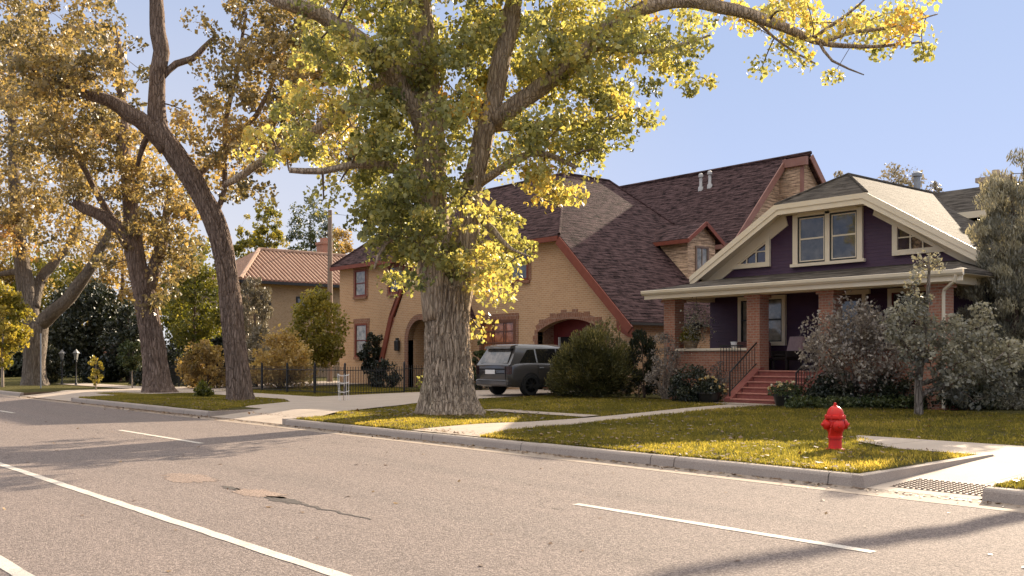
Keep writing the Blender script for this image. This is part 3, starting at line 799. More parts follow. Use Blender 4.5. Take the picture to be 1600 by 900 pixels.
# cheek dormer looking sideways out of the right roof
mb = MB(); mb.box(-30.4, -28.0, 33.7, 35.6, 4.9, 6.98); mb.prism([(33.7, 6.98), (35.6, 6.98), (34.65, 7.6)], 'x', -30.9, -28.0)
dm = wbuild(mb, 'dormer', M['tan_shingle'], bh)
mb = MB(); mb.slab([(-31.2, 33.45, 6.86), (-27.75, 33.45, 6.86), (-27.75, 34.65, 7.68), (-31.2, 34.65, 7.68)], .09); mb.slab([(-27.75, 35.85, 6.86), (-31.2, 35.85, 6.86), (-31.2, 34.65, 7.68), (-27.75, 34.65, 7.68)], .09)
wbuild(mb, 'dormer_roof', M['wood_roof'], dm)
mb = MB(); bar(mb, (-27.72, 33.42, 6.76), (-27.72, 34.65, 7.6), .05, .17); bar(mb, (-27.72, 35.88, 6.76), (-27.72, 34.65, 7.6), .05, .17); bar(mb, (-31, 33.42, 6.74), (-27.7, 33.42, 6.74), .05, .17)
wbuild(mb, 'bargeboard', M['red_paint'], dm)
window(dm, '+x', -28.0, 34.2, 35.1, 5.5, 6.6, m_plain('weathered_window_frame', (.2, .13, .1), (.26, .18, .13)), M['curtain'], .06, rails=(), bars=(.5,))
# the tall rear block, ridge along the street
ry, rz, fy, fz = 40.5, 11.25, 36.4, 6.85
mb = MB(); mb.slab([(-47, fy, fz), (-27.6, fy, fz), (-27.6, ry, rz), (-47, ry, rz)], .14)
mb.slab([(-47, ry, rz), (-26.3, ry, rz), (-26.3, ry+4.5, fz-.3), (-47, ry+4.5, fz-.3)], .14)
rb = wbuild(mb, 'rear_roof', M['wood_roof'], bh)
mb = MB(); mb.tube([(-47, ry, rz+.02), (-26.25, ry, rz+.02)], .09, 6); wbuild(mb, 'ridge_cap', M['wood_roof'], rb)
mb = MB(); mb.box(-47, -27.9, fy+.35, fy+.6, 3, fz-.1); mb.prism([(fy+.36, 3), (fy+.36, fz), (ry, rz-.16), (ry, 3)], 'x', -28.2, -27.9)
mb.prism([(ry-.15, 3), (ry-.15, rz-.45), (ry, rz-.16), (ry+4.2, fz-.2), (ry+4.2, 3)], 'x', -27.9+.001, -26.6)
wbuild(mb, 'rear_wall', M['tan_shingle'], bh)
mb = MB(); bar(mb, (-27.56, fy-.04, fz-.14), (-27.56, ry-.05, rz-.2), .06, .3); bar(mb, (-26.27, ry+.05, rz-.14), (-26.27, ry+4.5, fz-.44), .06, .3)
mb.box(-27.6, -26.3, ry-.32, ry-.153, rz-.55, rz-.16); mb.box(-26.72, -26.56, ry-.19, ry-.08, 6, rz-.5)
bar(mb, (-47, fy-.03, fz-.1), (-27.6, fy-.03, fz-.1), .06, .22)
wbuild(mb, 'rear_trim', m_plain('faded_red_trim', (.24, .11, .085), (.3, .15, .11), 3, .6, .1), bh)
m_vent = m_plain('weathered_vent_pipe', (.42, .4, .38), (.52, .5, .47), 6, .6, .1)
for (px, py) in ((1095, 296), (1109, 292)):
    t = (fz-.0-1.6-fy*1.073-0) ; 
    u = px-CX; v = py-HY; ryv = (993.4+.764*u); k = (fz-1.6-fy*1.0732)/(-v-ryv*1.0732)
    c = CAM+(P(px, py, 1)-CAM)*(k*F)
    mb = MB(); mb.lathe([(.14, -.1), (.13, .1), (.075, .18), (.075, .6), (.12, .62), (.12, .74), (.05, .82)], c, 12)
    wbuild(mb, 'roof_vent', m_vent, rb)

# ================================================================== BUNGALOW
bx = -17.42
bg = thing('bungalow', (bx, 30, .25), 'purple bungalow with cream trim, clipped front gable and deep brick-piered porch', 'house')
gy = 27.9; gf = 27.3; S = .6; ap = 7.6; hw = 5.15
def roof_z(x): return ap-abs(x-bx)*S
cz = 6.62; chw = (ap-cz)/S
mb = MB(); mb.box(bx-4.75, bx+4.75, gy, gy+.25, .25, 4.75); mb.box(bx-4.75, bx-4.5, gy+.25, 44, .25, 4.75); mb.box(bx+4.5, bx+4.75, gy+.25, 44, .25, 4.75)
mb.prism([(bx-4.7, 4.75), (bx-chw, cz-.02), (bx+chw, cz-.02), (bx+4.7, 4.75)], 'y', gy, gy+.25)
wbuild(mb, 'wall', M['purple'], bg)
RY0, RY1 = 29.0, 34.4
mb = MB()
for s in (-1, 1):
    q = [(bx+s*hw, gf, roof_z(bx+hw)), (bx+s*chw, gf, cz), (bx, RY0, ap), (bx, 46, ap), (bx+s*hw, 46, roof_z(bx+hw))]
    if s > 0: q = q[::-1]
    mb.slab([(p[0], p[1], p[2]) for p in (q[::-1])], .14)
mb.slab([(bx-chw, gf, cz), (bx+chw, gf, cz), (bx, RY0, ap)], .14)
rf = wbuild(mb, 'main_roof', M['grey_roof'], bg)
mb = MB()
mb.tube([(bx-chw, gf, cz+.01), (bx, RY0, ap+.01), (bx+chw, gf, cz+.01)], .05, 6); mb.tube([(bx, RY0, ap+.01), (bx, 46, ap+.01)], .05, 6)
wbuild(mb, 'ridge_cap', M['grey_roof'], rf)
# cross roof at the back, with a low dormer
mb = MB(); mb.slab([(bx-1.5, 32.6, 6.45), (-9.2, 32.6, 6.45), (-9.2, RY1+.1, ap-.02), (bx-.5, RY1+.1, ap-.02)], .14); mb.slab([(bx, RY1+.1, ap-.02), (-9.2, RY1+.1, ap-.02), (-9.2, 38, 5.4), (bx, 38, 5.4)], .14)
wbuild(mb, 'cross_roof', M['grey_roof'], bg)
mb = MB(); mb.box(-15.0, -9.5, 33.0, 38, 3.6, 6.5); wbuild(mb, 'side_wall', M['cream'], bg)
mb = MB(); bar(mb, (-15.6, 32.55, 6.36), (-9.1, 32.55, 6.36), .06, .22); wbuild(mb, 'fascia', M['cream'], bg)
window(bg, '-y', 33.0, -14.2, -12.6, 5.2, 6.2, M['cream'], M['glass'], .1, rails=(.5,), bars=(.5,))
mb = MB(); mb.slab([(-15.5, 31.0, 5.0), (-9.5, 31.0, 3.9), (-9.5, 33.0, 5.0), (-15.5, 33.0, 5.3)], .1); wbuild(mb, 'side_roof', M['wood_roof'], bg)
# gable trim: barge boards outside, broad frieze against the wall
mb = MB()
def barge(mb, Y0, Y1, top, th, flat=None):
    o = top; zl = roof_z(bx+hw)
    mb.prism([(bx-hw, zl+o), (bx-chw, cz+o), (bx-chw+(.12 if flat is None else .02), cz+o-(th*.999 if flat is None else flat)), (bx-chw+.12-.0, cz+o-th-.001), (bx-hw, zl+o-th*1.12)], 'y', Y0, Y1)
    fl = th if flat is None else flat; k = .12 if flat is None else .02
    mb.prism([(bx-chw, cz+o), (bx+chw, cz+o), (bx+chw-k, cz+o-fl), (bx-chw+k, cz+o-fl)], 'y', Y0, Y1)
    mb.prism([(bx+chw, cz+o), (bx+hw, zl+o), (bx+hw, zl+o-th*1.12), (bx+chw-.12, cz+o-th), (bx+chw-(.12 if flat is None else .02), cz+o-(th if flat is None else flat))], 'y', Y0, Y1)
barge(mb, gf-.05, gf-.002, -.005, .16); barge(mb, gf-.025, gf+.04, -.165, .17)
bb = wbuild(mb, 'barge_board', M['cream'], bg)
mb = MB(); barge(mb, gy-.05, gy-.002, -.16, .46, .14); mb.prism([(bx-hw+.3, roof_z(bx+hw)-.1), (bx-chw, cz-.15), (bx+chw, cz-.15), (bx+hw-.3, roof_z(bx+hw)-.1), (bx+chw, cz-.2), (bx-chw, cz-.2)], 'y', gf+.045, gy-.055)
wbuild(mb, 'frieze', M['cream'], bg)
# gable windows
mb = MB()
for a in ((-18.72, -18.54, 4.7, 6.3), (-17.53, -17.37, 4.7, 6.3), (-16.42, -16.24, 4.7, 6.3), (-18.54, -16.42, 6.22, 6.36)): mb.box(a[0], a[1], gy-.09, gy-.001, a[2], a[3])
mb.box(-18.8, -16.16, gy-.12, gy-.001, 4.6, 4.7)
wbuild(mb, 'window_surround', M['cream'], bg)
for a, b in ((-18.54, -17.53), (-17.37, -16.42)): window(bg, '-y', gy, a, b, 4.71, 6.21, M['iron'], M['glass'] if a > -18 else M['glass'], .045, rails=(.52,), out=.05, sash=M['cream'])
def triwin(xa, xb, z0, z1):
    # xa: the tall upright side, xb: the low point
    s = 1 if xb > xa else -1
    T = lambda x, z, w: (x, gy-w, z)
    mb = MB(); o = .16
    outer = [(xa-s*o, z0-o), (xb+s*o*2.2, z0-o), (xa-s*o, z1+o*1.75)]
    inn = [(xa, z0), (xb, z0), (xa, z1)]
    n = 3
    for i in range(n):
        j = (i+1) % n
        mb.prism([outer[i], outer[j], inn[j], inn[i]], 'y', gy-.09, gy-.001)
    w = wbuild(mb, 'gable_window', M['cream'], bg)
    mb = MB(); mb.add([(p[0], gy-.015, p[1]) for p in inn], [(0, 1, 2)]); wbuild(mb, 'pane', m_glass('dark_purple_glass', (.02, .01, .02), (.05, .03, .045)), w)
    mb = MB()
    for k in (.34, .67):
        x = xa+(xb-xa)*k; mb.box(x-.018, x+.018, gy-.06, gy-.02, z0, z0+(z1-z0)*(1-k))
    zz = z0+(z1-z0)*.52; mb.box(xa, xa+(xb-xa)*.48, gy-.058, gy-.021, zz-.018, zz+.018)
    wbuild(mb, 'muntin', M['cream'], w)
triwin(-19.78, -20.95, 4.86, 5.56); triwin(-15.1, -13.93, 4.86, 5.56)
# porch roof, gutter, beam
ex0, ex1, ey, ez = -22.75, -11.85, 25.1, 3.92
tz = 4.42
mb = MB(); mb.slab([(ex0, ey, ez), (ex1, ey, ez), (-13.3, gy-.06, tz), (-21.3, gy-.06, tz)], .1)
mb.slab([(ex1, ey, ez), (ex1, gy+1.6, ez), (-13.3, gy-.06, tz)], .1); mb.slab([(ex0, gy+1.6, ez), (ex0, ey, ez), (-21.3, gy-.06, tz)], .1)
pr = wbuild(mb, 'porch_roof', M['grey_roof'], bg)
mb = MB()
prof = [(ey-.13, ez-.02), (ey-.12, ez-.1), (ey-.07, ez-.16), (ey-.005, ez-.17), (ey-.005, ez-.005), (ey-.02, ez-.005), (ey-.03, ez-.12), (ey-.09, ez-.09), (ey-.11, ez-.01)]
mb.prism(prof, 'x', ex0-.05, ex1+.05); mb.box(ex0, ex1, ey+.0, ey+.04, ez-.3, ez-.11)
wbuild(mb, 'porch_gutter', M['cream'], pr)
mb = MB(); mb.box(ex0+.45, ex1-.45, 25.5, 25.85, ez-.32, ez-.12); mb.box(ex0+.45, ex0+.8, 25.85, gy, ez-.32, ez-.12); mb.box(ex1-.8, ex1-.45, 25.85, gy, ez-.32, ez-.12)
mb.box(ex0+.02, ex1-.02, ey+.045, gy-.07, ez-.115, ez-.102)
wbuild(mb, 'porch_beam', M['cream'], pr)
PX = (-22.0, -18.6, -16.05, -12.75)
for x in PX:
    mb = MB(); mb.box(x-.24, x+.24, 25.52, 26.0, .2, ez-.42); mb.box(x-.3, x+.3, 25.46, 26.06, ez-.42, ez-.325); wbuild(mb, 'porch_pier', M['brick_red'], bg)
# porch floor, foundation and parapets
mb = MB(); mb.box(-22.3, -12.4, 25.75, gy-.002, .2, 1.2); wbuild(mb, 'porch_floor', M['steps'], bg)
for a, b in ((-21.755, -18.845), (-15.805, -12.995)):
    mb = MB(); mb.box(a, b, 25.6, 25.745, .2, 1.86); pw = wbuild(mb, 'porch_parapet', M['brick_red'], bg)
    mb = MB(); mb.box(a-.0, b, 25.52, 25.84, 1.862, 1.95, 0, .015); wbuild(mb, 'coping', M['cream'], pw)
# steps with cheek walls and rails
m_tread = m_plain('pale_brick_tread', (.36, .15, .11), (.44, .2, .15), 6, .8, .3)  # treads a paler brick red than the risers
mb = MB()
nst = 6; rise = 1.0/nst
for k in range(nst):
    mb.box(-18.32, -16.33, 24.05+k*.28, 25.74, .2 if k == 0 else .22+rise*k-.002, .22+rise*(k+1)-.01, 0, .0)
    
st_ = wbuild(mb, 'steps', M['steps'], bg)
for k in range(nst):
    mb = MB(); mb.box(-18.34, -16.31, 24.015+k*.28, 24.055+(k+1)*.28 if k < nst-1 else 25.74, .212+rise*(k+1)+.001, .212+rise*(k+1)+.04, 0, .008); wbuild(mb, 'tread', m_tread, st_)
mb = MB(); mb.box(-18.6, -16.1, 23.55, 24.048, .2, .3); wbuild(mb, 'step_landing', M['concrete'], bg)
for s, x in ((-1, -18.48), (1, -16.17)):
    mb = MB(); mb.prism([(24.1, .2), (24.1, .42), (25.6, 1.35), (25.74, 1.35), (25.74, .2)], 'x', x-.13, x+.13); wbuild(mb, 'cheek_wall', M['steps'], bg)
    mb = MB(); mb.tube([(x, 24.2, 1.2), (x, 25.55, 2.12), (x, 25.7, 2.12)], .025, 6); mb.tube([(x, 24.2, .4), (x, 24.2, 1.22)], .025, 6); mb.tube([(x, 24.2, .62), (x, 25.6, 1.5)], .015, 6)
    for k in range(9):
        y = 24.32+k*.14; z = .62+(y-24.2)*.63; mb.tube([(x, y, z), (x, y, z+.58)], .011, 5)
    wbuild(mb, 'step_railing', M['iron'], bg)
mb = MB()
for k in range(8):
    x = -19.75+k*.11; mb.tube([(x, 25.4, 1.2), (x, 25.4, 2.02)], .012, 5)
mb.tube([(-19.8, 25.4, 2.02), (-18.9, 25.4, 2.02)], .022, 6)
wbuild(mb, 'side_railing', M['iron'], bg)
# porch-level openings
window(bg, '-y', gy, -20.9, -19.0, 2.05, 3.72, M['cream'], M['curtain'], .13, rails=(.52,), bars=(.45, .5, .55), out=.1, sash=M['iron'])
window(bg, '-y', gy, -15.4, -13.7, 2.05, 3.72, M['cream'], M['glass'], .13, rails=(.52,), bars=(.5,), out=.1, sash=M['red_door'])
mb = MB()
for a in ((-17.35, -17.22, 1.2, 3.6), (-16.24, -16.11, 1.2, 3.6), (-17.45, -16.0, 3.6, 3.74)): mb.box(a[0], a[1], gy-.1, gy-.001, a[2], a[3])
dr = wbuild(mb, 'front_door', M['cream'], bg)
mb = MB(); mb.box(-17.22, -16.24, gy-.05, gy-.003, 1.2, 3.6); dd = wbuild(mb, 'door_leaf', m_plain('dark_stained_door', (.05, .02, .018), (.08, .035, .03)), dr)
mb = MB(); mb.box(-17.05, -16.41, gy-.056, gy-.051, 2.1, 3.4); wbuild(mb, 'door_glass', M['glass'], dr)
# downspout, flue and chimney
mb = MB(); mb.tube([(ex1-.15, ey-.05, ez-.15), (ex1-.2, ey+.0, ez-.3), (ex1-.62, 25.4, ez-.5), (ex1-.66, 25.44, ez-.62), (ex1-.66, 25.44, .3)], .045, 8); wbuild(mb, 'downspout', M['cream'], bg)
q = onY(1433, 298, 38.0)
mb = MB(); mb.lathe([(.13, -1.2), (.13, .55), (.19, .57), (.19, .7), (.05, .78)], (q.x, q.y, q.z), 14); wbuild(mb, 'flue_pipe', M['grey_metal'], bg)
q = onY(1556, 296, 36.5)
mb = MB(); mb.box(q.x-.42, q.x+.42, 36.1, 36.9, 5.5, q.z+.25, 0); mb.box(q.x-.52, q.x+.52, 36.0, 37.0, q.z+.25, q.z+.42); mb.lathe([(.14, q.z+.42), (.13, q.z+.7)], (q.x, 36.5, 0), 10)
wbuild(mb, 'chimney', m_plain('pale_chimney_plaster', (.36, .29, .23), (.45, .37, .3), 4, .85, .3), bg)

# porch furniture and pots
ch = thing('porch_chair', (-18.3, 26.9, 1.2), 'dark wicker porch chair with pale pink striped back cushion behind the steps', 'chair')
mb = MB(); mb.box(-.36, .36, -.32, .32, .36, .46, 0, .03)
for x in (-.33, .33):
    for y in (-.28, .28): mb.tube([(x, y, 0), (x, y, .4)], .03, 6)
mb.box(-.42, -.34, -.34, .34, .44, .66, 0, .02); mb.box(.34, .42, -.34, .34, .44, .66, 0, .02)
mb.build('frame', M['wicker'], ch)
mb = MB(); mb.box(-.33, .33, -.3, .26, .462, .56, 0, .04); mb.build('seat_cushion', M['wicker'], ch)
mb = MB(); mb.prism([(.18, .5), (.34, 1.12), (.44, 1.08), (.3, .46)], 'x', -.34, .34); mb.build('back_cushion', M['chair'], ch)
ch.rotation_euler = (0, 0, math.radians(-20))
sf = thing('porch_bench', (-20.0, 27.2, 1.2), 'low bench with dusky pink cushion behind the left porch parapet', 'bench')
mb = MB(); mb.box(-.75, .75, -.3, .3, .3, .4, 0, .02)
for x in (-.68, .68):
    for y in (-.24, .24): mb.tube([(x, y, 0), (x, y, .31)], .03, 6)
mb.build('frame', M['wicker'], sf)
mb = MB(); mb.box(-.7, .7, .12, .3, .4, .98, 0, .05); mb.build('back_cushion', m_plain('dusky_pink_cushion', (.2, .1, .09), (.26, .14, .12), 8, .9, .2), sf)
cp = thing('flower_pot', (-19.45, 25.68, 1.95), 'small white pot standing on the left porch coping', 'flower pot')
mb = MB(); mb.lathe([(.06, 0), (.085, .02), (.1, .18), (.11, .18), (.11, .2), (.09, .2), (.085, .06)], (0, 0, 0), 16); mb.build('pot', M['white'], cp)
def planter(name, loc, label, r, h, mat, leafmat, n, fh, petals=0, cat='planter'):
    t = thing(name, loc, label, cat)
    mb = MB(); mb.lathe([(r*.66, 0), (r*.75, .02), (r*.98, h*.85), (r*1.08, h*.86), (r*1.08, h), (r*.92, h), (r*.9, h*.8)], (0, 0, 0), 20); mb.build('pot', mat, t)
    c = RNG.normal(size=(n, 3)); c /= np.linalg.norm(c, axis=1)[:, None]; c *= (RNG.random(n)**.4)[:, None]
    c[:, 2] = np.abs(c[:, 2]); c = c*np.array([r*1.5, r*1.5, fh])+np.array([0, 0, h*.9])
    leaf_mesh('foliage', c+np.array(loc), np.full(n, .06), RNG.random(n)*.9, leafmat, t)
    if petals:
        p = RNG.normal(size=(petals, 3)); p /= np.linalg.norm(p, axis=1)[:, None]; p[:, 2] = np.abs(p[:, 2])*.9+.15
        p = p*np.array([r*1.45, r*1.45, fh])+np.array([0, 0, h*.92]); rep = np.repeat(p, 6, axis=0)+RNG.normal(0, .018, (petals*6, 3))
        leaf_mesh('blossom', rep+np.array(loc), np.full(len(rep), .05), np.repeat(RNG.random(petals), 6), M['petal'], t, width=1.1)
    return t
planter('flower_planter', (-18.98, 23.85, .25), 'black round pot of white mums left of the red steps', .36, .36, M['black_pot'], M['leaf_dark'], 900, .45, 22)
planter('flower_planter', (-16.2, 23.75, .25), 'black round pot of orange and cream mums right of the red steps', .36, .36, M['black_pot'], M['leaf_green'], 1000, .38, 22)
pt = planter('window_planter', (-21.2, 25.68, 1.95), 'pot of trailing yellow leaves lit on the left porch coping', .26, .26, M['stucco'], M['leaf_yellow'], 900, .55, 0)
hb = thing('hanging_basket', (-20.7, 25.35, 2.55), 'hanging basket of grey green trailing plant under the porch eave', 'hanging basket')
mb = MB(); mb.lathe([(.08, 0), (.19, .1), (.22, .22), (.2, .22), (.17, .12)], (0, 0, 0), 16); mb.build('basket', M['wicker'], hb)
mb = MB()
for a in (0, 2.1, 4.2): mb.tube([(.2*math.cos(a), .2*math.sin(a), .22), (0, 0, .95)], .006, 4)
mb.tube([(0, 0, .95), (0, 0, 1.12)], .006, 4); mb.build('chain', M['iron'], hb)
c = RNG.normal(size=(900, 3))*np.array([.24, .24, .3])+np.array([-20.7, 25.35, 2.7]); leaf_mesh('foliage', c, np.full(900, .055), RNG.random(900), M['leaf_grey'], hb)

# ================================================================== TILE-ROOFED HOUSE
th = thing('tile_house', (-70, 34, .2), 'buff house with striped terracotta tile roof behind the fence', 'house')
X0, X1, Y0, Y1, E, RZ = -75.0, -65.0, 30.0, 42.5, 7.2, 9.9
mb = MB(); mb.box(X0+.6, X1-.6, Y0+.6, Y1+6, .1, E-.1); wbuild(mb, 'wall', M['stucco'], th)
mb = MB(); mb.slab([(X0, Y0, E), (X1, Y0, E), (-70, 33.8, RZ)], .15); mb.slab([(X1, Y0, E), (X1, Y1+6, E), (-70, Y1, RZ), (-70, 33.8, RZ)], .15); mb.slab([(X0, Y1+6, E), (X0, Y0, E), (-70, 33.8, RZ), (-70, Y1, RZ)], .15)
rf = wbuild(mb, 'roof', m_plain('dark_tile_bed', (.16, .075, .05), (.22, .1, .07), 3, .8, .2), th)  # dark red-brown bed between the paler barrel rows
# rows of barrel tiles running down the two visible slopes
mb = MB()
sl = Vector((-70-X1, 0, RZ-E))
for k in range(54):
    y = Y0+.2+k*.34
    if y > Y1+5.5: break
    t1 = min(1, max(.02, (y-Y0)/3.8)); t1 = min(t1, 1 if y < Y1 else max(.02, (Y1+6-y)/6))
    a = Vector((X1, y, E+.03)); b = a+sl*t1
    mb.tube([a, b], .085, 6, 0, True)
mb.tube([(X1, Y0, E+.05), (-70, 33.8, RZ+.08)], .16, 6); mb.tube([(-70, 33.8, RZ+.08), (-70, Y1, RZ+.08)], .16, 6)
bt = wbuild(mb, 'barrel_tiles', M['tile'], rf)
mb = MB()
for k in range(28):
    x = X0+.3+k*.35; t1 = 1-abs(x+70)/5
    a = Vector((x, Y0, E+.03)); mb.tube([a, a+Vector((0, 3.8, RZ-E))*max(.03, t1)], .1, 6)
wbuild(mb, 'hip_tiles', M['tile'], rf)
mb = MB(); bar(mb, (X1+.03, Y0, E-.14), (X1+.03, Y1+6, E-.14), .14, .2); bar(mb, (X0, Y0-.03, E-.14), (X1, Y0-.03, E-.14), .14, .2); wbuild(mb, 'gutter', M['iron'], th)
window(th, '+x', X1-.6, 34.6, 36.2, 4.6, 6.2, M['iron'], M['glass'], .1)
window(th, '+x', X1-.6, 31.3, 32.6, 4.6, 6.2, M['iron'], M['glass'], .1)
q = P(507, 405, 82); mb = MB(); mb.box(q.x-.55, q.x+.55, q.y-.45, q.y+.45, 5, q.z+1.2); mb.box(q.x-.62, q.x+.62, q.y-.52, q.y+.52, q.z+1.2, q.z+1.4); mb.box(q.x-.3, q.x+.3, q.y-.25, q.y+.25, q.z+1.4, q.z+1.75)
wbuild(mb, 'chimney', M['brick_red'], th)

# utility pole and wires
up = thing('utility_pole', (-50.3, 28.7, .2), 'weathered wooden utility pole rising past the tile roof', 'utility pole')
mb = MB(); mb.tube([(0, 0, -.1), (0, 0, 5), (0, 0, 10.0)], [.17, .15, .12], 12); mb.build('pole', M['pole'], up)
mb = MB(); mb.tube([(-.55, 0, 8.6), (0, 0, 8.65)], .06, 6); mb.lathe([(.05, 0), (.08, .05), (.05, .16)], (-.5, 0, 8.62), 8); mb.build('bracket', M['iron'], up)
mb = MB()
def wire(a, b, sag):
    a = Vector(a); b = Vector(b); pts = [a.lerp(b, t)-Vector((0, 0, sag*4*t*(1-t))) for t in np.linspace(0, 1, 14)]
    mb.tube(pts, .012, 4, 0, False)
wire((-.5, 0, 8.65), (-60, 14, 9.2), .7); wire((0, 0, 9.8), (-60, 14, 10.3), .7); wire((0, 0, 9.8), (14, 30, 9.4), .5); wire((0, 0, 8.6), (3.4, 0, 6.6), .1)
mb.build('cables', M['iron'], up)

# iron fence along the pavement and back along the drive
fe = thing('iron_fence', (-40, 19.3, .2), 'black iron picket fence round the brick house garden', 'fence')
fp = [(-56.0, 19.3), (-32.7, 19.3), (-32.7, 27.4)]
def fence_run(a, b):
    a = Vector((a[0], a[1], 0)); b = Vector((b[0], b[1], 0)); L = (b-a).length; n = max(1, round(L/2.4)); d = (b-a)/n
    for k in range(n):
        p = a+d*k; g = gz(p.y); mb = MB()
        for z in (.12, .98): bar(mb, p+Vector((0, 0, g+z)), p+d+Vector((0, 0, g+z)), .03, .03)
        m = int(d.length/.115)
        for i in range(1, m):
            q = p+d*i/m; w = .008
            mb.box(q.x-w, q.x+w, q.y-w, q.y+w, g+.05, g+1.12)
        wbuild(mb, 'picket_panel', M['iron'], fe)
        mb = MB(); mb.box(p.x-.03, p.x+.03, p.y-.03, p.y+.03, g-.05, g+1.2); mb.lathe([(.045, g+1.2), (.045, g+1.22), (.01, g+1.28)], (p.x, p.y, 0), 8); wbuild(mb, 'post', M['iron'], fe)
fence_run(fp[0], fp[1]); fence_run(fp[1], fp[2])

# ================================================================== THE HYDRANT
q = P(1305, 707, 1.45*F/(707-HY)); hx, hy = q.x, q.y; hz0 = LZ(hx, hy)-.02
hd = thing('fire_hydrant', (hx, hy, hz0), 'red fire hydrant standing on the sunlit grass strip', 'fire hydrant')
K = .77/.75
mb = MB(); mb.lathe([(.135, 0), (.135, .05), (.095, .06), (.09, .08), (.088, .2), (.1, .205), (.1, .235), (.095, .24), (.1, .3), (.118, .33), (.122, .46), (.108, .5)], (0, 0, 0), 28); mb.build('barrel', M['hydrant'], hd)
mb = MB(); mb.lathe([(.1, .5), (.14, .505), (.145, .53), (.14, .55), (.118, .555), (.115, .58), (.1, .63), (.07, .67), (.04, .69)], (0, 0, 0), 28)
bn = mb.build('bonnet', M['hydrant'], hd)
mb = MB(); mb.lathe([(.035, .685), (.035, .7), (.022, .705), (.02, .74), (.012, .745)], (0, 0, 0), 5); mb.build('operating_nut', M['hydrant'], bn)
mb = MB()
for k in range(8):
    a = k*math.pi/4+.2; mb.lathe([(.013, .495), (.013, .56)], (.132*math.cos(a), .132*math.sin(a), 0), 6)
mb.build('flange_bolt', M['hydrant'], bn)
yaw = math.atan2(-FW.x, FW.y)
for s in (-1, 1):
    mb = MB(); mb.lathe([(.06, s*.07), (.06, s*.11), (.078, s*.112), (.078, s*.15), (.05, s*.17), (.022, s*.175), (.02, s*.2)], (0, 0, .415), 16, 0, 'x')
    n = mb.build('side_nozzle', M['hydrant'], hd); n.rotation_euler = (0, 0, yaw+.1)
mb = MB(); mb.lathe([(.07, -.05), (.07, -.095), (.085, -.097), (.085, -.125), (.05, -.145), (.022, -.15), (.02, -.17)], (0, 0, .4), 18, 0, 'y')
n = mb.build('pumper_nozzle', M['hydrant'], hd); n.rotation_euler = (0, 0, yaw+.1)
mb = MB()
for k in range(9):
    t_ = k/8; mb.lathe([(.004, -.012), (.01, 0), (.004, .012)], (-.1-.03*math.sin(t_*math.pi), -.11, .41-.16*math.sin(t_*math.pi)+.05*t_), 6)
cn = mb.build('cap_chain', M['hydrant'], hd); cn.rotation_euler = (0, 0, yaw+.1)
hd.scale = (1.12, 1.12, 1.03)

# ================================================================== THE PARKED CAR
cr = thing('parked_car', (-27.18, 22.0, gz(22)+.055), 'dark grey SUV parked nose to the garage beside the bush', 'car')
def ring(y, pts): return [(x, y, z) for x, z in pts]+[(-x, y, z) for x, z in reversed(pts)]
prof = [  # y, half width, sill z, belt z, crown
    (.0, .84, .52, 1.02), (.04, .9, .42, 1.1), (.25, .97, .33, 1.14), (.9, .985, .3, 1.16), (2.4, .985, .3, 1.13), (3.6, .985, .3, 1.11), (4.3, .96, .3, 1.06), (4.85, .88, .33, .98), (4.98, .78, .45, .85)]
mb = MB(); rings = []
for y, w, s, b in prof:
    rings.append(ring(y, [(w*.9, s), (w*.985, s+.12), (w, s+.3), (w, b-.22), (w*.985, b-.06), (w*.95, b)]))
m = len(rings[0])
vs = sum(rings, []); fs = []
for i in range(len(rings)-1):
    for k in range(m):
        l = (k+1) % m; fs.append((i*m+l, i*m+k, (i+1)*m+k, (i+1)*m+l))
fs.append(tuple(range(m))); fs.append(tuple(reversed([(len(rings)-1)*m+k for k in range(m)])))
mb.add(vs, fs, 0, True)
# cabin
low = [(.93, .1), (.95, .5), (.95, 3.5), (.86, 3.75)]
def cab(sx, dy0, dy1, z, ww): return [(ww, .1+dy0), (ww, 3.75-dy1)]
cz0, cz1 = 1.1, 1.83
cr_r = []
for z, w, ya, yb in ((1.1, .935, .06, 3.75), (1.4, .87, .27, 3.3), (1.68, .79, .44, 2.9), (1.78, .74, .5, 2.72), (1.835, .62, .62, 2.5)):
    cr_r.append([(-w, ya, z), (-w*.5, ya-.03, z+.004), (w*.5, ya-.03, z+.004), (w, ya, z), (w+.0, (ya+yb)/2, z+.01), (w, yb, z), (w*.5, yb+.05, z+.004), (-w*.5, yb+.05, z+.004), (-w, yb, z), (-w, (ya+yb)/2, z+.01)])
vs = sum(cr_r, []); fs = []
for i in range(len(cr_r)-1):
    for k in range(10):
        l = (k+1) % 10; fs.append((i*10+k, i*10+l, i*10+10+l, i*10+10+k))
fs.append(tuple((len(cr_r)-1)*10+k for k in range(10)))
mb.add(vs, fs, 0, True)
body = mb.build('body', M['car_paint'], cr, 40)
def cabpt(side, y, z):
    w = np.interp(z, [1.1, 1.4, 1.68, 1.78], [.935, .87, .79, .74]); return (side*(w+.012), y, z)
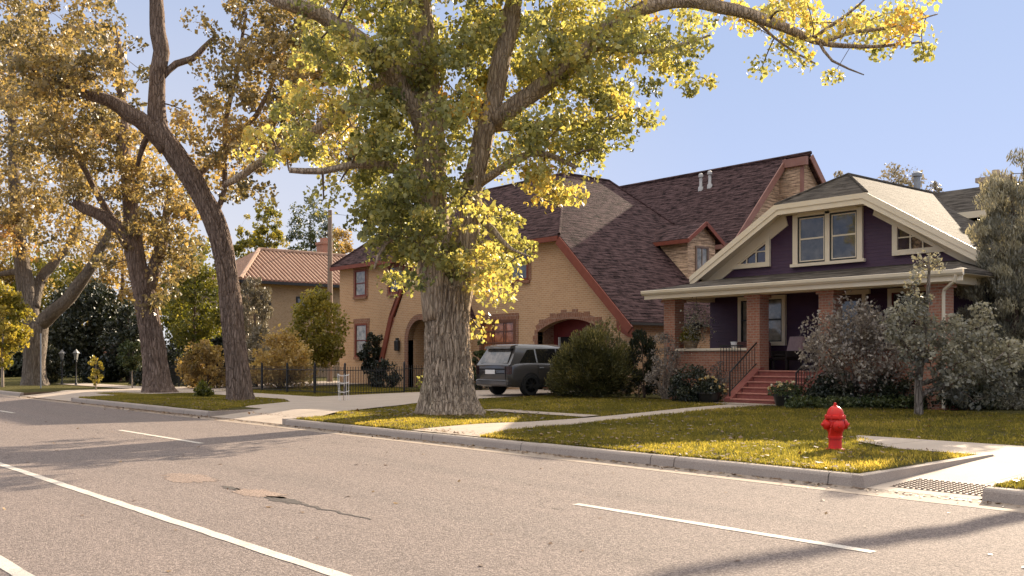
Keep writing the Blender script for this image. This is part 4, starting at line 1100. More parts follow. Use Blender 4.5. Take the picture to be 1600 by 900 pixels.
for side in (1, -1):
    for (ya, yb, yc, yd) in ((1.02, 1.5, 1.55, .62+.1), (1.56, 2.42, 2.42, 1.62), (2.5, 3.25, 2.85, 2.5)):
        mb = MB()
    for quad in ([(.52, 1.19), (1.3, 1.19), (1.3, 1.66), (.95, 1.64)], [(1.36, 1.19), (2.3, 1.19), (2.3, 1.68), (1.36, 1.67)], [(2.36, 1.19), (3.35, 1.19), (2.95, 1.64), (2.36, 1.68)]):
        mb = MB(); mb.poly([cabpt(side, y, z) for y, z in (quad if side > 0 else quad[::-1])]); mb.build('side_window', M['car_glass'], cr)
    mb = MB(); mb.poly([cabpt(side*1.004, y, z) for y, z in ([(1.3, 1.19), (1.36, 1.19), (1.33, 1.67), (1.27, 1.66)])]); mb.build('pillar_strip', M['grey_metal'], cr)
    for y in (1.4, 2.45):
        mb = MB(); mb.box(side*.985, side*1.005, y, y+.2, .98, 1.02, 0, .005); mb.build('door_handle', M['grey_metal'], cr)
    mb = MB(); mb.box(side*.975, side*.992, .9, 4.0, .3, .42, 0, .004); mb.build('sill_trim', M['tyre'], cr)
    # tail lamp wraps the rear corner
    mb = MB(); mb.prism([(.74, -.02), (.915, .02), (.955, .12), (.95, .14), (.74, .02)], 'z', .78, 1.06); 
    o = mb.build('tail_lamp', M['lamp_dark'], cr); o.scale = (side, 1, 1)
    mb = MB(); mb.box(.4, .6, -.03, .03, .43, .5, 0, .01); o = mb.build('exhaust', M['chrome'], cr); o.scale = (side, 1, 1)
    mb = MB(); mb.box(side*.93, side*1.12, 3.1, 3.22, 1.12, 1.28, 0, .03); mb.build('wing_mirror', M['car_paint'], cr)
    for y in (1.0, 3.95):
        mb = MB(); mb.lathe([(.2, -.12), (.36, -.12), (.385, -.09), (.385, .09), (.36, .12), (.25, .12)], (side*.87, y, .385), 28, 0, 'x'); wh = mb.build('wheel', M['tyre'], cr)
        mb = MB(); mb.lathe([(.05, side*.09), (.06, side*.12)], (side*.87, y, .385), 12, 0, 'x')
        for k in range(10):
            a = 2*math.pi*k/10; c, s_ = math.cos(a), math.sin(a)
            bar(mb, (side*.98, y+.05*c, .385+.05*s_), (side*.975, y+.25*c, .385+.25*s_), .03, .05)
        mb.lathe([(.25, side*.08), (.27, side*.115), (.255, side*.12)], (side*.87, y, .385), 24, 0, 'x')
        mb.build('rim', M['rim'], wh)
        mb = MB(); pts = [(y+.45*math.cos(a), .385+.45*math.sin(a)) for a in np.linspace(0, math.pi, 17)]+[(y-.39*math.cos(a), .385+.39*math.sin(a)) for a in np.linspace(0, math.pi, 17)]
        mb.prism(pts, 'x', side*.9, side*.995); mb.build('wheel_arch', M['tyre'], cr)
mb = MB(); mb.poly([(-.78, .105, 1.17), (.78, .105, 1.17), (.68, .40, 1.66), (-.68, .40, 1.66)]); 
mb.v = [(x, y-.035, z) for x, y, z in mb.v]
mb.build('rear_window', m_glass('rear_car_glass', (.05, .05, .048), (.2, .17, .14), 3, .06), cr)
mb = MB(); mb.prism([(.24, 1.68), (.28, 1.76), (.6, 1.82), (.6, 1.74), (.4, 1.68)], 'x', -.72, .72); mb.build('spoiler', M['car_paint'], cr)
mb = MB(); mb.box(-.27, .27, -.035, -.012, .72, .87, 0, .004); o = mb.build('licence_plate', M['white'], cr); o.location = (-.06, .0, .06)
for y in (1.33, 2.38, 3.3):
    for side in (1, -1):
        mb = MB(); mb.box(side*.982, side*.99, y-.008, y+.008, .45, 1.1); mb.build('door_seam', M['tyre'], cr)
for x in (-.79, .79):
    mb = MB(); mb.box(x-.008, x+.008, -.03, .02, .6, 1.05); mb.build('tailgate_seam', M['tyre'], cr)
mb = MB(); mb.box(-.72, .72, -.025, .03, .93, .98, 0, .01); mb.build('tailgate_trim', M['tyre'], cr)
mb = MB(); mb.box(-.9, .9, -.05, .2, .36, .58, 0, .05); mb.build('rear_bumper', M['car_paint'], cr)
mb = MB(); mb.box(-.82, .82, -.055, .1, .555, .575, 0, .004); mb.build('bumper_strip', M['grey_metal'], cr)

# ================================================================== SMALL STREET THINGS
sp = ground_at(64, 48); sp = thing('sign_post', (sp.x, sp.y, sp.z), 'thin pale metal sign post in front of the far trunk', 'sign post')
mb = MB(); mb.tube([(0, 0, -.1), (0, 0, 2.7)], .035, 8); mb.build('post', M['grey_metal'], sp)
mb = MB(); mb.box(-.02, .02, -.02, .02, 2.35, 2.68); mb.build('sign_edge', M['white'], sp)
m_lampcap = m_plain('weathered_lamp_cap', (.2, .2, .19), (.28, .27, .26), 6, .6, .1)
def lantern(px, d, label, base=None):
    p = ground_at(px, d)
    t = thing('garden_lamp', (p.x, p.y, p.z), label, 'garden lamp', 'lamp posts in the dark garden')
    mb = MB(); mb.lathe([(.1, 0), (.1, .1), (.045, .2), (.04, 1.5), (.06, 1.55), (.03, 1.65)], (0, 0, 0), 12); mb.build('post', M['iron'], t)
    mb = MB()
    for k in range(4):
        a = math.pi/4+k*math.pi/2; mb.tube([(.11*math.cos(a), .11*math.sin(a), 1.66), (.2*math.cos(a), .2*math.sin(a), 2.08)], .012, 4)
    mb.lathe([(.12, 1.64), (.12, 1.67)], (0, 0, 0), 4); ln = mb.build('lantern', M['iron'], t); t.scale = (.8, .8, .85)
    mb = MB(); mb.lathe([(.25, 2.08), (.22, 2.12), (.08, 2.26), (.03, 2.34)], (0, 0, 0), 4); mb.build('lantern_cap', m_lampcap, ln)
    mb = MB(); mb.lathe([(.09, 1.67), (.17, 2.07)], (0, 0, 0), 4); mb.build('lantern_glass', m_plain('frosted_lantern_glass', (.16, .16, .15), (.22, .22, .2)), ln)
lantern(97, 56, 'white-capped garden lamp, left of the pair in the dark garden'); lantern(119, 54, 'white-capped garden lamp, right of the pair in the dark garden')
gp = ground_at(176, 62); t = thing('brick_gatepost', (gp.x, gp.y, gp.z), 'low brick gatepost in shade behind the thin yellow sapling', 'gatepost')
mb = MB(); mb.box(-.5, .5, -.4, .4, 0, 2.3); mb.build('shaft', M['brick_red'], t); mb = MB(); mb.box(-.58, .58, -.48, .48, 2.3, 2.45); mb.build('cap', M['curb'], t)
cg = ground_at(537, 33.3); t = thing('plant_cage', (cg.x, cg.y, cg.z), 'white wire plant cage leaning by the drive', 'plant cage')
mb = MB(); rr = random.Random(4)
for k in range(5):
    a = k*1.257; mb.tube([(.17*math.cos(a), .17*math.sin(a), 0), (.2*math.cos(a)+rr.uniform(-.06, .06), .2*math.sin(a), .95)], .008, 4)
for z in (.35, .65, .9): mb.tube([(.19*math.cos(a), .19*math.sin(a), z+.03*math.sin(a*2)) for a in np.linspace(0, 2*math.pi, 13)], .008, 4)
mb.build('wires', M['white'], t)
mb = MB(); mb.tube([(0, 0, 0), (.02, 0, .45), (.1, .02, .85)], .012, 5); mb.build('stem', M['pale_twig'], t)
#PART3
# ================================================================== TREES
def px_limb(pts, d, seg, off=0):
    """pts: (px, py, radius m[, depth shift])"""
    return ([P(p[0], p[1], d+off+(p[3] if len(p) > 3 else 0)) for p in pts], [p[2] for p in pts], seg)
def big_tree(name, base, d, limbs, blobs, label, bark, leafmat, leaf, per, per_m2, crad, group, depth=2.5, tw=.9, bdepth=.03, freq=3.5, bare=()):
    b = ground_at(base, d)
    t = thing(name, (b.x, b.y, b.z), label, 'tree', group)
    sk = limbs_mesh([px_limb(p, d, s) for p, s in limbs], 'trunk', bark, t, depth=bdepth, freq=freq)
    cl, ti = sample_blobs(blobs, d, per_m2, depth, bare=bare)
    twigs_mesh(sk, cl, M['twig'], t, keep=tw)
    pts, sz, tn = clusters_to_leaves(cl, per, crad, leaf, ti)
    leaf_mesh('crown', pts, sz, tn, leafmat, t, droop=.5)
    return t
STREET = 'big cottonwoods along the kerb'
D1 = 25.7
big_tree('cottonwood_tree', 703, D1,
  [([(703, 664, 1.18), (702, 650, .95), (700, 618, .73), (700, 570, .635), (699, 520, .61), (699, 480, .62), (700, 448, .58)], 220),
   ([(690, 500, .52), (684, 440, .52), (678, 380, .44), (674, 300, .42), (669, 190, .40), (662, 80, .36), (652, -40, .28), (645, -200, .16, 1)], 40),
   ([(706, 500, .45), (716, 455, .4), (725, 410, .33), (735, 340, .29), (746, 262, .275), (762, 190, .27), (782, 110, .26), (800, 20, .24), (826, -120, .16, -1)], 40),
   ([(672, 215, .34), (640, 150, .3, -.3), (600, 100, .27, -.6), (545, 52, .24, -.9), (480, 15, .2, -1.2), (415, -8, .15, -1.5)], 24),
   ([(668, 110, .25), (620, 120, .2, .4), (565, 150, .18, .8), (520, 185, .16, 1.0), (470, 222, .14, 1.2), (415, 250, .12, 1.4), (352, 288, .09, 1.5)], 18),
   ([(690, 290, .2), (640, 272, .15, -.5), (590, 258, .12, -1), (550, 258, .1, -1.2), (505, 268, .09, -1.4), (452, 266, .07, -1.5)], 16),
   ([(765, 190, .26), (830, 150, .24, -.4), (910, 85, .22, -.8), (965, 35, .2, -1), (1010, 10, .18, -1.2), (1080, 4, .165, -1.3), (1150, 15, .15, -1.4), (1200, 35, .13, -1.5), (1250, 54, .105, -1.5), (1300, 70, .07, -1.5), (1380, 72, .04, -1.6), (1440, 66, .02, -1.6)], 16),
   ([(1285, 66, .06, -1.5), (1340, 50, .05, -1.2), (1400, 40, .035, -1), (1465, 22, .015, -1)], 8),
   ([(1270, 60, .05, -1.5), (1320, 25, .04, -1.8), (1355, -5, .02, -2)], 8),
   ([(1280, 66, .045, -1.5), (1300, 95, .035, -1.7), (1350, 117, .015, -1.8)], 8),
   ([(1170, 22, .05, -1.4), (1210, 60, .035, -1.4), (1275, 100, .02, -1.4)], 8),
   ([(745, 290, .14), (800, 250, .1, -.6), (850, 240, .08, -1), (900, 262, .05, -1.3)], 10),
   ([(735, 330, .12), (770, 360, .09, -.6), (800, 390, .05, -1), (832, 402, .02, -1.1)], 8),
   ([(760, 200, .14), (840, 195, .11, .6), (930, 190, .08, 1), (1000, 170, .05, 1.2)], 10),
   ([(930, 75, .1, -.8), (1000, 80, .08, -1), (1060, 72, .05, -1.1), (1110, 55, .03, -1.2)], 8),
   ([(678, 370, .14), (640, 360, .1, -.8), (600, 380, .06, -1.2), (585, 420, .03, -1.3)], 8)],
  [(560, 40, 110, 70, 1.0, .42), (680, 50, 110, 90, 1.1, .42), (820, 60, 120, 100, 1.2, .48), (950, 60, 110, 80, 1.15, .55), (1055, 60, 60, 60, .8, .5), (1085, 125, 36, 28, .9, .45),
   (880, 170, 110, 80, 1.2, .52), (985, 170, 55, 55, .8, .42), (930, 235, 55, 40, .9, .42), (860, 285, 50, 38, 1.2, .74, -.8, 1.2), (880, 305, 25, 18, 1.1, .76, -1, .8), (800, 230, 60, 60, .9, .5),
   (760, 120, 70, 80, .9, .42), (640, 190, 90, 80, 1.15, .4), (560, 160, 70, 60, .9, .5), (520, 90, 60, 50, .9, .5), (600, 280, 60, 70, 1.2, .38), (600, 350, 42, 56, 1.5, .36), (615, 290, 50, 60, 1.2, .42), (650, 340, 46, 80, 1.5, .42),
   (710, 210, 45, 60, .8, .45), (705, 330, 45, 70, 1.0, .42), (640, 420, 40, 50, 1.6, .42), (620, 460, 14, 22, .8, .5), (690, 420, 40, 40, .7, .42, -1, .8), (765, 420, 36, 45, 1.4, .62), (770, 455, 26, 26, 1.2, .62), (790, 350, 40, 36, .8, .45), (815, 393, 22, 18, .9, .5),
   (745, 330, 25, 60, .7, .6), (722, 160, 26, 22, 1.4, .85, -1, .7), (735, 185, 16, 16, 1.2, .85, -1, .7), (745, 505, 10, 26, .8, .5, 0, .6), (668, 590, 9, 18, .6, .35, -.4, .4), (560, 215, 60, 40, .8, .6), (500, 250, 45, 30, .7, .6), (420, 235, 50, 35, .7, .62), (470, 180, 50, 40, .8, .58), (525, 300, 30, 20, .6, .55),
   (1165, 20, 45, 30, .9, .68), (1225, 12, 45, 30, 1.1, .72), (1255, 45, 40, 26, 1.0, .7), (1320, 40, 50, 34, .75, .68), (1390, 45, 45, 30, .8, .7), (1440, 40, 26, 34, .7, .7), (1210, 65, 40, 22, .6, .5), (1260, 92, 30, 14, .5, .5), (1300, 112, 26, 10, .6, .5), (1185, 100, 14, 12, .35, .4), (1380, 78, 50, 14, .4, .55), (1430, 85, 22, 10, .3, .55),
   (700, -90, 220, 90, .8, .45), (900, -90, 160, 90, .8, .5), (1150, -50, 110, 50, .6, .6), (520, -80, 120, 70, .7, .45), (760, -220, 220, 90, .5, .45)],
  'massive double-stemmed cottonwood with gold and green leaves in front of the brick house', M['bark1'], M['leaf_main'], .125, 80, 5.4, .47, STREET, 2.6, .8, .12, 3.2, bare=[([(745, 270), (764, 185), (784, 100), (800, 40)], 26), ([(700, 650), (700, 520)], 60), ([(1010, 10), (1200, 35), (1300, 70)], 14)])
D2 = 34.6
big_tree('cottonwood_tree', 375, D2,
  [([(376, 634, 0.585), (375, 615, 0.499), (370, 570, 0.430), (364, 520, 0.404), (360, 470, 0.396), (352, 410, 0.396), (336, 350, 0.387), (312, 300, 0.378), (285, 258, 0.370), (262, 225, 0.344), (246, 200, 0.344)], 130),
   ([(250, 215, .34), (245, 175, .32), (246, 130, .3), (250, 80, .28), (246, 20, .25), (238, -60, .2), (230, -150, .12)], 24),
   ([(262, 232, .36), (230, 196, .32, -.3), (190, 168, .27, -.6), (150, 150, .19, -1), (105, 138, .11, -1.3), (62, 118, .06, -1.5), (30, 90, .02, -1.6)], 20),
   ([(254, 120, .12), (275, 100, .13, .3), (300, 90, .12, .6), (318, 75, .1, .8), (340, 55, .06, 1)], 10),
   ([(240, 205, .12), (225, 225, .12, .5), (215, 260, .08, .8)], 8),
   ([(330, 345, .13), (350, 300, .11, .5), (352, 200, .1, .8), (372, 100, .08, 1), (385, 20, .05, 1)], 8),
   ([(300, 285, .16), (320, 265, .12, .8), (400, 180, .1, 1.5), (440, 90, .06, 2)], 8)],
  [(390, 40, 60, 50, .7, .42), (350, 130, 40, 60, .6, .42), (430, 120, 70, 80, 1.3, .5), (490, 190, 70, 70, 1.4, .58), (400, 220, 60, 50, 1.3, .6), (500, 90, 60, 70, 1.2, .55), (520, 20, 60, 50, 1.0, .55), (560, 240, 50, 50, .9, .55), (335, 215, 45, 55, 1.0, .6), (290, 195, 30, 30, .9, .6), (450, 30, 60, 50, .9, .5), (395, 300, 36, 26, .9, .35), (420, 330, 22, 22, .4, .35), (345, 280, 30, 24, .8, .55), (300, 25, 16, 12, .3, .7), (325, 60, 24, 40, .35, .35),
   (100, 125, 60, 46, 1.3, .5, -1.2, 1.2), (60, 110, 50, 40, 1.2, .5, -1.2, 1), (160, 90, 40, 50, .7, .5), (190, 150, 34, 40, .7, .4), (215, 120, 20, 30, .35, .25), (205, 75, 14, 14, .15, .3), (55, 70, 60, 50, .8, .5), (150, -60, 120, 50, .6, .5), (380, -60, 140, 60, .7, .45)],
  'leaning cottonwood with bowed trunk forking high over the pavement', M['bark2'], M['leaf_brown'], .14, 70, 4.5, .5, STREET, 2.8, .7, .06, 2.6, bare=[([(375, 615), (364, 520), (352, 410), (312, 300), (262, 225), (190, 168)], 34), ([(250, 215), (246, 0)], 30)])
D3 = 41.4
big_tree('cottonwood_tree', 246, D3,
  [([(250, 622, 0.820), (247, 605, 0.672), (243, 570, 0.541), (236, 520, 0.476), (229, 475, 0.451), (223, 440, 0.451)], 130),
   ([(226, 460, .45), (215, 420, .42), (208, 380, .42), (206, 345, .38), (202, 300, .3), (196, 240, .25), (190, 160, .2), (184, 60, .12)], 22),
   ([(212, 395, .36), (190, 362, .32, -.3), (160, 340, .28, -.6), (115, 315, .2, -1)], 18),
   ([(230, 450, .34), (240, 425, .3, .3), (250, 395, .26, .6), (258, 340, .2, 1), (270, 280, .12, 1.2)], 16),
   ([(188, 360, .16), (150, 300, .14, .8), (110, 220, .1, 1.2), (70, 140, .07, 1.5)], 10),
   ([(200, 240, .14), (120, 130, .16, 1), (60, 85, .2, 1.4), (20, 70, .18, 1.6), (-20, 20, .12, 2)], 12)],
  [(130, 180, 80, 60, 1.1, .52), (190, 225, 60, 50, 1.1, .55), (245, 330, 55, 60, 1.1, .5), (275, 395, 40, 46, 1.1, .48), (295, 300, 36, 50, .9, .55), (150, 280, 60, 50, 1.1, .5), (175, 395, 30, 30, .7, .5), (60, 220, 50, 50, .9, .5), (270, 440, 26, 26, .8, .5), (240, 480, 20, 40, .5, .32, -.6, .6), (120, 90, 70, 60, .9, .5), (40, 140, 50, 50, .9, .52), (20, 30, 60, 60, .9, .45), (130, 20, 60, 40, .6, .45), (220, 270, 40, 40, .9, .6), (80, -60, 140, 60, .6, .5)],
  'gnarled cottonwood with a broken stub and rusty leaves behind the thin sapling', M['bark2'], M['leaf_brown'], .16, 66, 3.7, .6, STREET, 3.0, .7, .07, 2.6)
D4 = 54
big_tree('cottonwood_tree', 55, D4,
  [([(54, 607, .78), (54, 590, .66), (54, 560, .6), (55, 530, .62), (56, 505, .66)], 40),
   ([(52, 515, .5), (44, 470, .46), (36, 420, .42), (28, 350, .36), (22, 270, .3), (18, 180, .22), (16, 80, .14)], 20),
   ([(60, 510, .42), (80, 490, .4, -.3), (105, 468, .36, -.6), (130, 435, .32, -1), (150, 405, .28, -1.3), (168, 370, .2, -1.6), (185, 330, .12, -2)], 18),
   ([(52, 480, .34), (62, 440, .3, .5), (85, 410, .25, .9), (105, 385, .2, 1.2), (130, 330, .12, 1.5)], 14),
   ([(38, 430, .2), (10, 425, .16, .5), (-30, 435, .1, 1)], 10)],
  [(60, 340, 50, 50, .8, .6), (20, 300, 60, 60, 1.0, .5), (100, 380, 36, 30, .6, .6), (30, 380, 30, 36, .7, .75), (100, 300, 60, 50, .8, .5), (150, 350, 40, 40, .7, .5), (20, 200, 60, 70, 1, .5), (90, 220, 60, 60, .8, .5), (30, 100, 70, 70, .8, .45), (-40, 350, 60, 90, .8, .55), (75, 455, 20, 20, .4, .6)],
  'grey cottonwood splitting low into three stems at the far left', M['bark3'], M['leaf_brown'], .19, 60, 2.4, .75, STREET, 3.5, .7, .05, 2.4)
# a leaning tree just out of frame on the right whose trunk throws the long curved shadow over the road
t = thing('leaning_tree', (-7.0, 23.0, .2), 'big leaning tree in the side yard just beyond the right edge', 'tree')
mbp = [(-7.0, 23.0, .1), (-7.3, 23.3, 1.5), (-8.5, 24.4, 5.5), (-10.9, 27.6, 8.4), (-13.6, 34.2, 11.9), (-14.0, 38.0, 14.0), (-12.5, 41.0, 16.0)]
limbs_mesh([([Vector(p) for p in mbp], [.4, .28, .17, .13, .11, .08, .05], 24)], 'trunk', M['bark2'], t)
cc = [(-10.5+RNG.normal(0, 1.2), 42+RNG.normal(0, 1.5), RNG.uniform(14.5, 18.0)) for _ in range(70)]
pts, sz, tn = clusters_to_leaves(cc, 40, .45, .13, [.5]*70)
leaf_mesh('crown', pts, sz, tn, M['leaf_main'], t)

# ------------------------------------------------------------------ generic plants
def blob_plant(name, px, top, halfw, d, label, cat, leafmat, n, leaf, tint=(.2, .8), stem='twig', shape='round', width=.6, base_gap=0.0, stems=5, depth=None, group=None, lit_top=0.0, lumps=26, bottom=None, axis=None, jit=.35, trunk=None, open_=.0, fill=.85):
    b = ground_at(px, d); sc = d/F
    zt = P(px, top, d).z; R = halfw*sc; Ry = depth or R
    h = zt-b.z; z0 = b.z+base_gap*h
    t = thing(name, (b.x, b.y, b.z), label, cat, group)
    # lumps spread through the volume, leaves on and in the lumps
    cl = []; ti = []
    for _ in range(lumps):
        while True:
            u = RNG.uniform(-1, 1, 3)
            if shape == 'round' and np.dot(u[:2], u[:2])+(u[2]*.95)**2 <= 1: break
            if shape == 'dome':
                k = (u[2]+1)/2
                if u[0]**2+u[1]**2 <= max(.05, 1-k**2.2): break
            if shape == 'cone':
                k = (u[2]+1)/2
                if math.hypot(u[0], u[1]) <= max(.06, (1-k)**.8*(1 if k > .12 else .7)): break
            if shape == 'column' and u[0]**2+u[1]**2 <= (1-abs(u[2])**3)*.9+.05: break
        if open_ == 0 and np.linalg.norm(u) < .45 and RNG.random() < .6: u = u/np.linalg.norm(u)*.7
        c = (b.x+RT.x*u[0]*R*fill+FW.x*u[1]*Ry*fill, b.y+RT.y*u[0]*R*fill+FW.y*u[1]*Ry*fill, z0+(zt-z0)*(u[2]*fill+1)/2)
        cl.append(c); ti.append(RNG.uniform(*tint)+lit_top*max(0, u[2]))  # higher lumps get a paler tint: sunlight on the top put into leaf colour
    lr = max(.12, R*.34*(26/lumps)**.2) if shape != 'cone' else max(.12, R*.30*(26/lumps)**.2)
    pts, sz, tn = clusters_to_leaves(cl, n/lumps, lr, leaf, ti, .15, .9)
    keep = pts[:, 2] > b.z+.03; pts, sz, tn = pts[keep], sz[keep], tn[keep]
    if axis == 'out':
        c0 = np.array([b.x, b.y, b.z+h*.15]); ax = pts-c0; ax = ax/(np.linalg.norm(ax, axis=1)[:, None]+1e-6)+np.array([0, 0, .4])
    else: ax = None
    leaf_mesh('foliage' if cat != 'tree' else 'crown', pts, sz, tn, leafmat, t, width=width, axis=ax, jit=jit if axis else .35)
    mb = MB(); sk = []
    sm = M[stem]
    if trunk:
        pp, rr = catmull([Vector((b.x, b.y, b.z-.05)), Vector((b.x+RNG.normal(0, .03)*h, b.y, b.z+h*.3)), Vector((b.x+RNG.normal(0, .03)*h, b.y, b.z+h*.6)), Vector((b.x, b.y, b.z+h*.92))], [trunk, trunk*.8, trunk*.5, trunk*.15], .2)
        mb.tube(pp, rr, 8); sk = list(zip(pp, rr))
        mb2 = mb.build('trunk', sm, t, 0); mb2.matrix_parent_inverse = t.matrix_basis.inverted()
        twigs_mesh(sk, cl, sm, t, 'branches', min(.06, trunk*.5), .008, 5, .9)
    elif stems:
        for k in range(stems):
            c = cl[int(RNG.integers(len(cl)))]; a = RNG.uniform(0, 6.28); r0 = .12*R
            p0 = Vector((b.x+r0*math.cos(a), b.y+r0*math.sin(a), b.z-.03)); p1 = Vector(c); mid = p0.lerp(p1, .5)+Vector((0, 0, .15*h))
            pts_ = [(1-s)**2*p0+2*s*(1-s)*mid+s*s*p1 for s in np.linspace(0, 1, 6)]
            mb.tube(pts_, list(np.linspace(.028, .01, 6)), 5); sk += [(p, .02) for p in pts_]
        o = mb.build('stems', sm, t, 0); o.matrix_parent_inverse = t.matrix_basis.inverted()
    return t
bp = blob_plant
# by the car and the porch
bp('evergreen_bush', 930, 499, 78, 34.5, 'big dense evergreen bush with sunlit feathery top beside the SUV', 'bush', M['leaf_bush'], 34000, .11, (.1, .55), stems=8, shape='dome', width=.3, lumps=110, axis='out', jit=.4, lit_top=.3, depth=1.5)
bp('evergreen_bush', 1003, 503, 34, 34.0, 'dark narrow evergreen between the big bush and the porch pier', 'bush', M['leaf_dark'], 6000, .1, (.3, .9), stems=5, shape='dome', width=.35, lumps=40, axis='out')
bp('bare_shrub', 1040, 512, 36, 32.5, 'sparse tan shrub with pale bare stems in front of the left porch pier', 'shrub', M['leaf_mauve'], 2600, .07, (.1, .7), 'pale_twig', stems=26, shape='dome', lumps=50)
bp('foundation_shrub', 1085, 565, 46, 30.5, 'dark leafy shrub below the left porch parapet', 'shrub', M['leaf_dark'], 6000, .075, (.1, .9), stems=8, shape='dome', lumps=40, depth=.6)
bp('foundation_shrub', 1118, 552, 22, 31.2, 'thin purple-brown shrub against the left parapet bricks', 'shrub', M['leaf_mauve'], 900, .06, (.0, .4), stems=10, shape='dome', lumps=20, depth=.4)
bp('lilac_shrub', 1345, 470, 96, 27.4, 'large loose lilac with dusty mauve leaves in front of the right porch piers', 'shrub', M['leaf_mauve'], 8000, .095, (.3, 1.0), 'twig', stems=26, shape='round', lumps=120, base_gap=.12, open_=1, depth=.95, fill=.95)
bp('foundation_shrub', 1300, 590, 60, 27.4, 'low dark shrub under the lilac right of the steps', 'shrub', M['leaf_dark'], 4000, .08, (.1, .8), stems=8, shape='dome', lumps=30, depth=.5)
bp('foundation_shrub', 1400, 585, 50, 27.0, 'dark shrub with purplish leaves behind the small tree trunk', 'shrub', M['leaf_dark'], 4000, .08, (.1, .9), stems=8, shape='dome', lumps=30, depth=.5)
bp('foundation_shrub', 1510, 575, 70, 26.2, 'dark bluish shrub below the juniper', 'shrub', M['leaf_dark'], 5000, .08, (.2, 1.0), stems=8, shape='dome', lumps=40, depth=.6)
# low hedge band of ground cover
hg = thing('ground_cover', (-14, 22.9, .25), 'low band of green ground cover edging the lawn below the lilac', 'ground cover')
hp = [(P(px, HY, 1.37*F/(641-HY))) for px in np.linspace(1225, 1440, 60)]
cl = [(p.x+RNG.normal(0, .1), p.y+.25+RNG.normal(0, .18), .25+RNG.uniform(.05, .28)) for p in hp for _ in range(3)]
pts, sz, tn = clusters_to_leaves(cl, 30, .16, .06, list(RNG.uniform(.3, .9, len(cl))))
leaf_mesh('foliage', pts, sz, tn, M['leaf_green'], hg)['kind'] = 'stuff'
# small crooked tree at the right: trunk, low limb, two upright leaders
DS = 23.6
big_tree('small_tree', 1437, DS,
  [([(1437, 660, .13), (1435, 640, .1), (1434, 612, .095), (1437, 585, .09), (1440, 550, .075), (1445, 510, .06), (1452, 450, .04), (1450, 400, .015)], 14),
   ([(1436, 622, .07), (1450, 612, .06), (1470, 606, .055), (1500, 590, .04, -.3), (1540, 575, .03, -.5), (1570, 550, .015, -.5)], 10),
   ([(1437, 600, .06), (1470, 590, .05, .3), (1510, 550, .035, .5), (1530, 510, .015, .6)], 8),
   ([(1438, 570, .05), (1415, 540, .04, -.3), (1395, 510, .02, -.5)], 8)],
  [(1440, 415, 12, 22, .5, .6, 0, .2), (1462, 405, 10, 14, .5, .7, 0, .2), (1432, 460, 22, 26, .5, .35, 0, .5), (1420, 510, 40, 40, .9, .6, 0, .8), (1470, 530, 50, 40, 1.0, .6, 0, .9), (1520, 560, 46, 40, 1.0, .62, 0, .9), (1490, 590, 40, 30, .8, .55, 0, .8), (1535, 515, 20, 16, .9, .75, .3, .4), (1575, 550, 22, 30, 1.0, .8, .2, .5), (1560, 590, 26, 22, .8, .4, 0, .6), (1520, 620, 36, 14, .5, .35, 0, .5), (1430, 565, 24, 24, .6, .3, 0, .5), (1540, 480, 16, 14, .6, .7, .3, .3)],
  'small crooked tree with grey green leaves and a low limb on the front lawn', M['bark3'], M['leaf_grey'], .085, 40, 34, .24, None, .8, .95, .008, 3.0)
# juniper
bp('juniper_tree', 1580, 240, 84, 27.2, 'tall grey feathery juniper at the right edge covering the bungalow corner', 'tree', M['leaf_grey'], 80000, .12, (.35, .95), 'twig', shape='dome', width=.22, lumps=420, axis='out', jit=.5, trunk=.16, depth=1.5, fill=.98, open_=1)
bp('juniper_tree', 1625, 300, 60, 28.5, 'second grey juniper cut by the right edge of the photo', 'tree', M['leaf_grey'], 18000, .13, (.3, .85), 'twig', shape='column', width=.22, lumps=140, axis='out', jit=.5, trunk=.14, depth=1.3)
# behind the bungalow
TB = 'sparse pale trees behind the bungalow'
bp('birch_tree', 1400, 250, 55, 70, 'sparse pale-leaved tree rising behind the bungalow ridge and flue', 'tree', M['leaf_pale'], 3200, .2, (.3, .9), 'pale_twig', shape='round', lumps=90, trunk=.2, base_gap=.55, group=TB, open_=1)
bp('birch_tree', 1310, 262, 34, 68, 'thin pale-leaved tree between the shingled gable and bungalow ridge', 'tree', M['leaf_pale'], 1200, .2, (.3, .9), 'pale_twig', shape='round', lumps=50, trunk=.16, base_gap=.6, group=TB, open_=1)
bp('birch_tree', 1462, 268, 28, 72, 'small pale-leaved tree top just right of the grey flue', 'tree', M['leaf_pale'], 900, .2, (.3, .9), 'pale_twig', shape='round', lumps=40, trunk=.15, base_gap=.6, group=TB, open_=1)
# brick house garden
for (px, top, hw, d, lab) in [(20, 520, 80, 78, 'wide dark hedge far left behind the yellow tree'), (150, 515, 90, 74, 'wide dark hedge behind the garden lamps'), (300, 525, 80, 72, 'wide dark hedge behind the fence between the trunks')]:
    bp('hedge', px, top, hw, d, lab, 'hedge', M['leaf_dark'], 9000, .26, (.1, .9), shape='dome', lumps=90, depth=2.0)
bp('round_shrub', 578, 514, 24, 50, 'dark round shrub against the brick wall under the left windows', 'shrub', M['leaf_dark'], 3500, .12, (.1, .8), shape='round', lumps=36, base_gap=.15)
bp('round_shrub', 600, 556, 26, 45.5, 'low dark maroon shrub just inside the iron fence', 'shrub', M['leaf_dark'], 2500, .1, (.0, .5), shape='dome', lumps=26)
bp('small_tree', 492, 445, 58, 49.5, 'bright yellow-green small tree standing in front of the utility pole', 'tree', M['leaf_yellow'], 8000, .15, (.4, .95), 'twig', shape='round', lumps=110, trunk=.1, base_gap=.1, depth=1.5)
bp('autumn_shrub', 440, 508, 58, 45.5, 'wide orange shrub behind the iron fence', 'shrub', M['leaf_orange'], 8000, .13, (.3, 1.0), stems=16, shape='dome', lumps=80, depth=1.4)
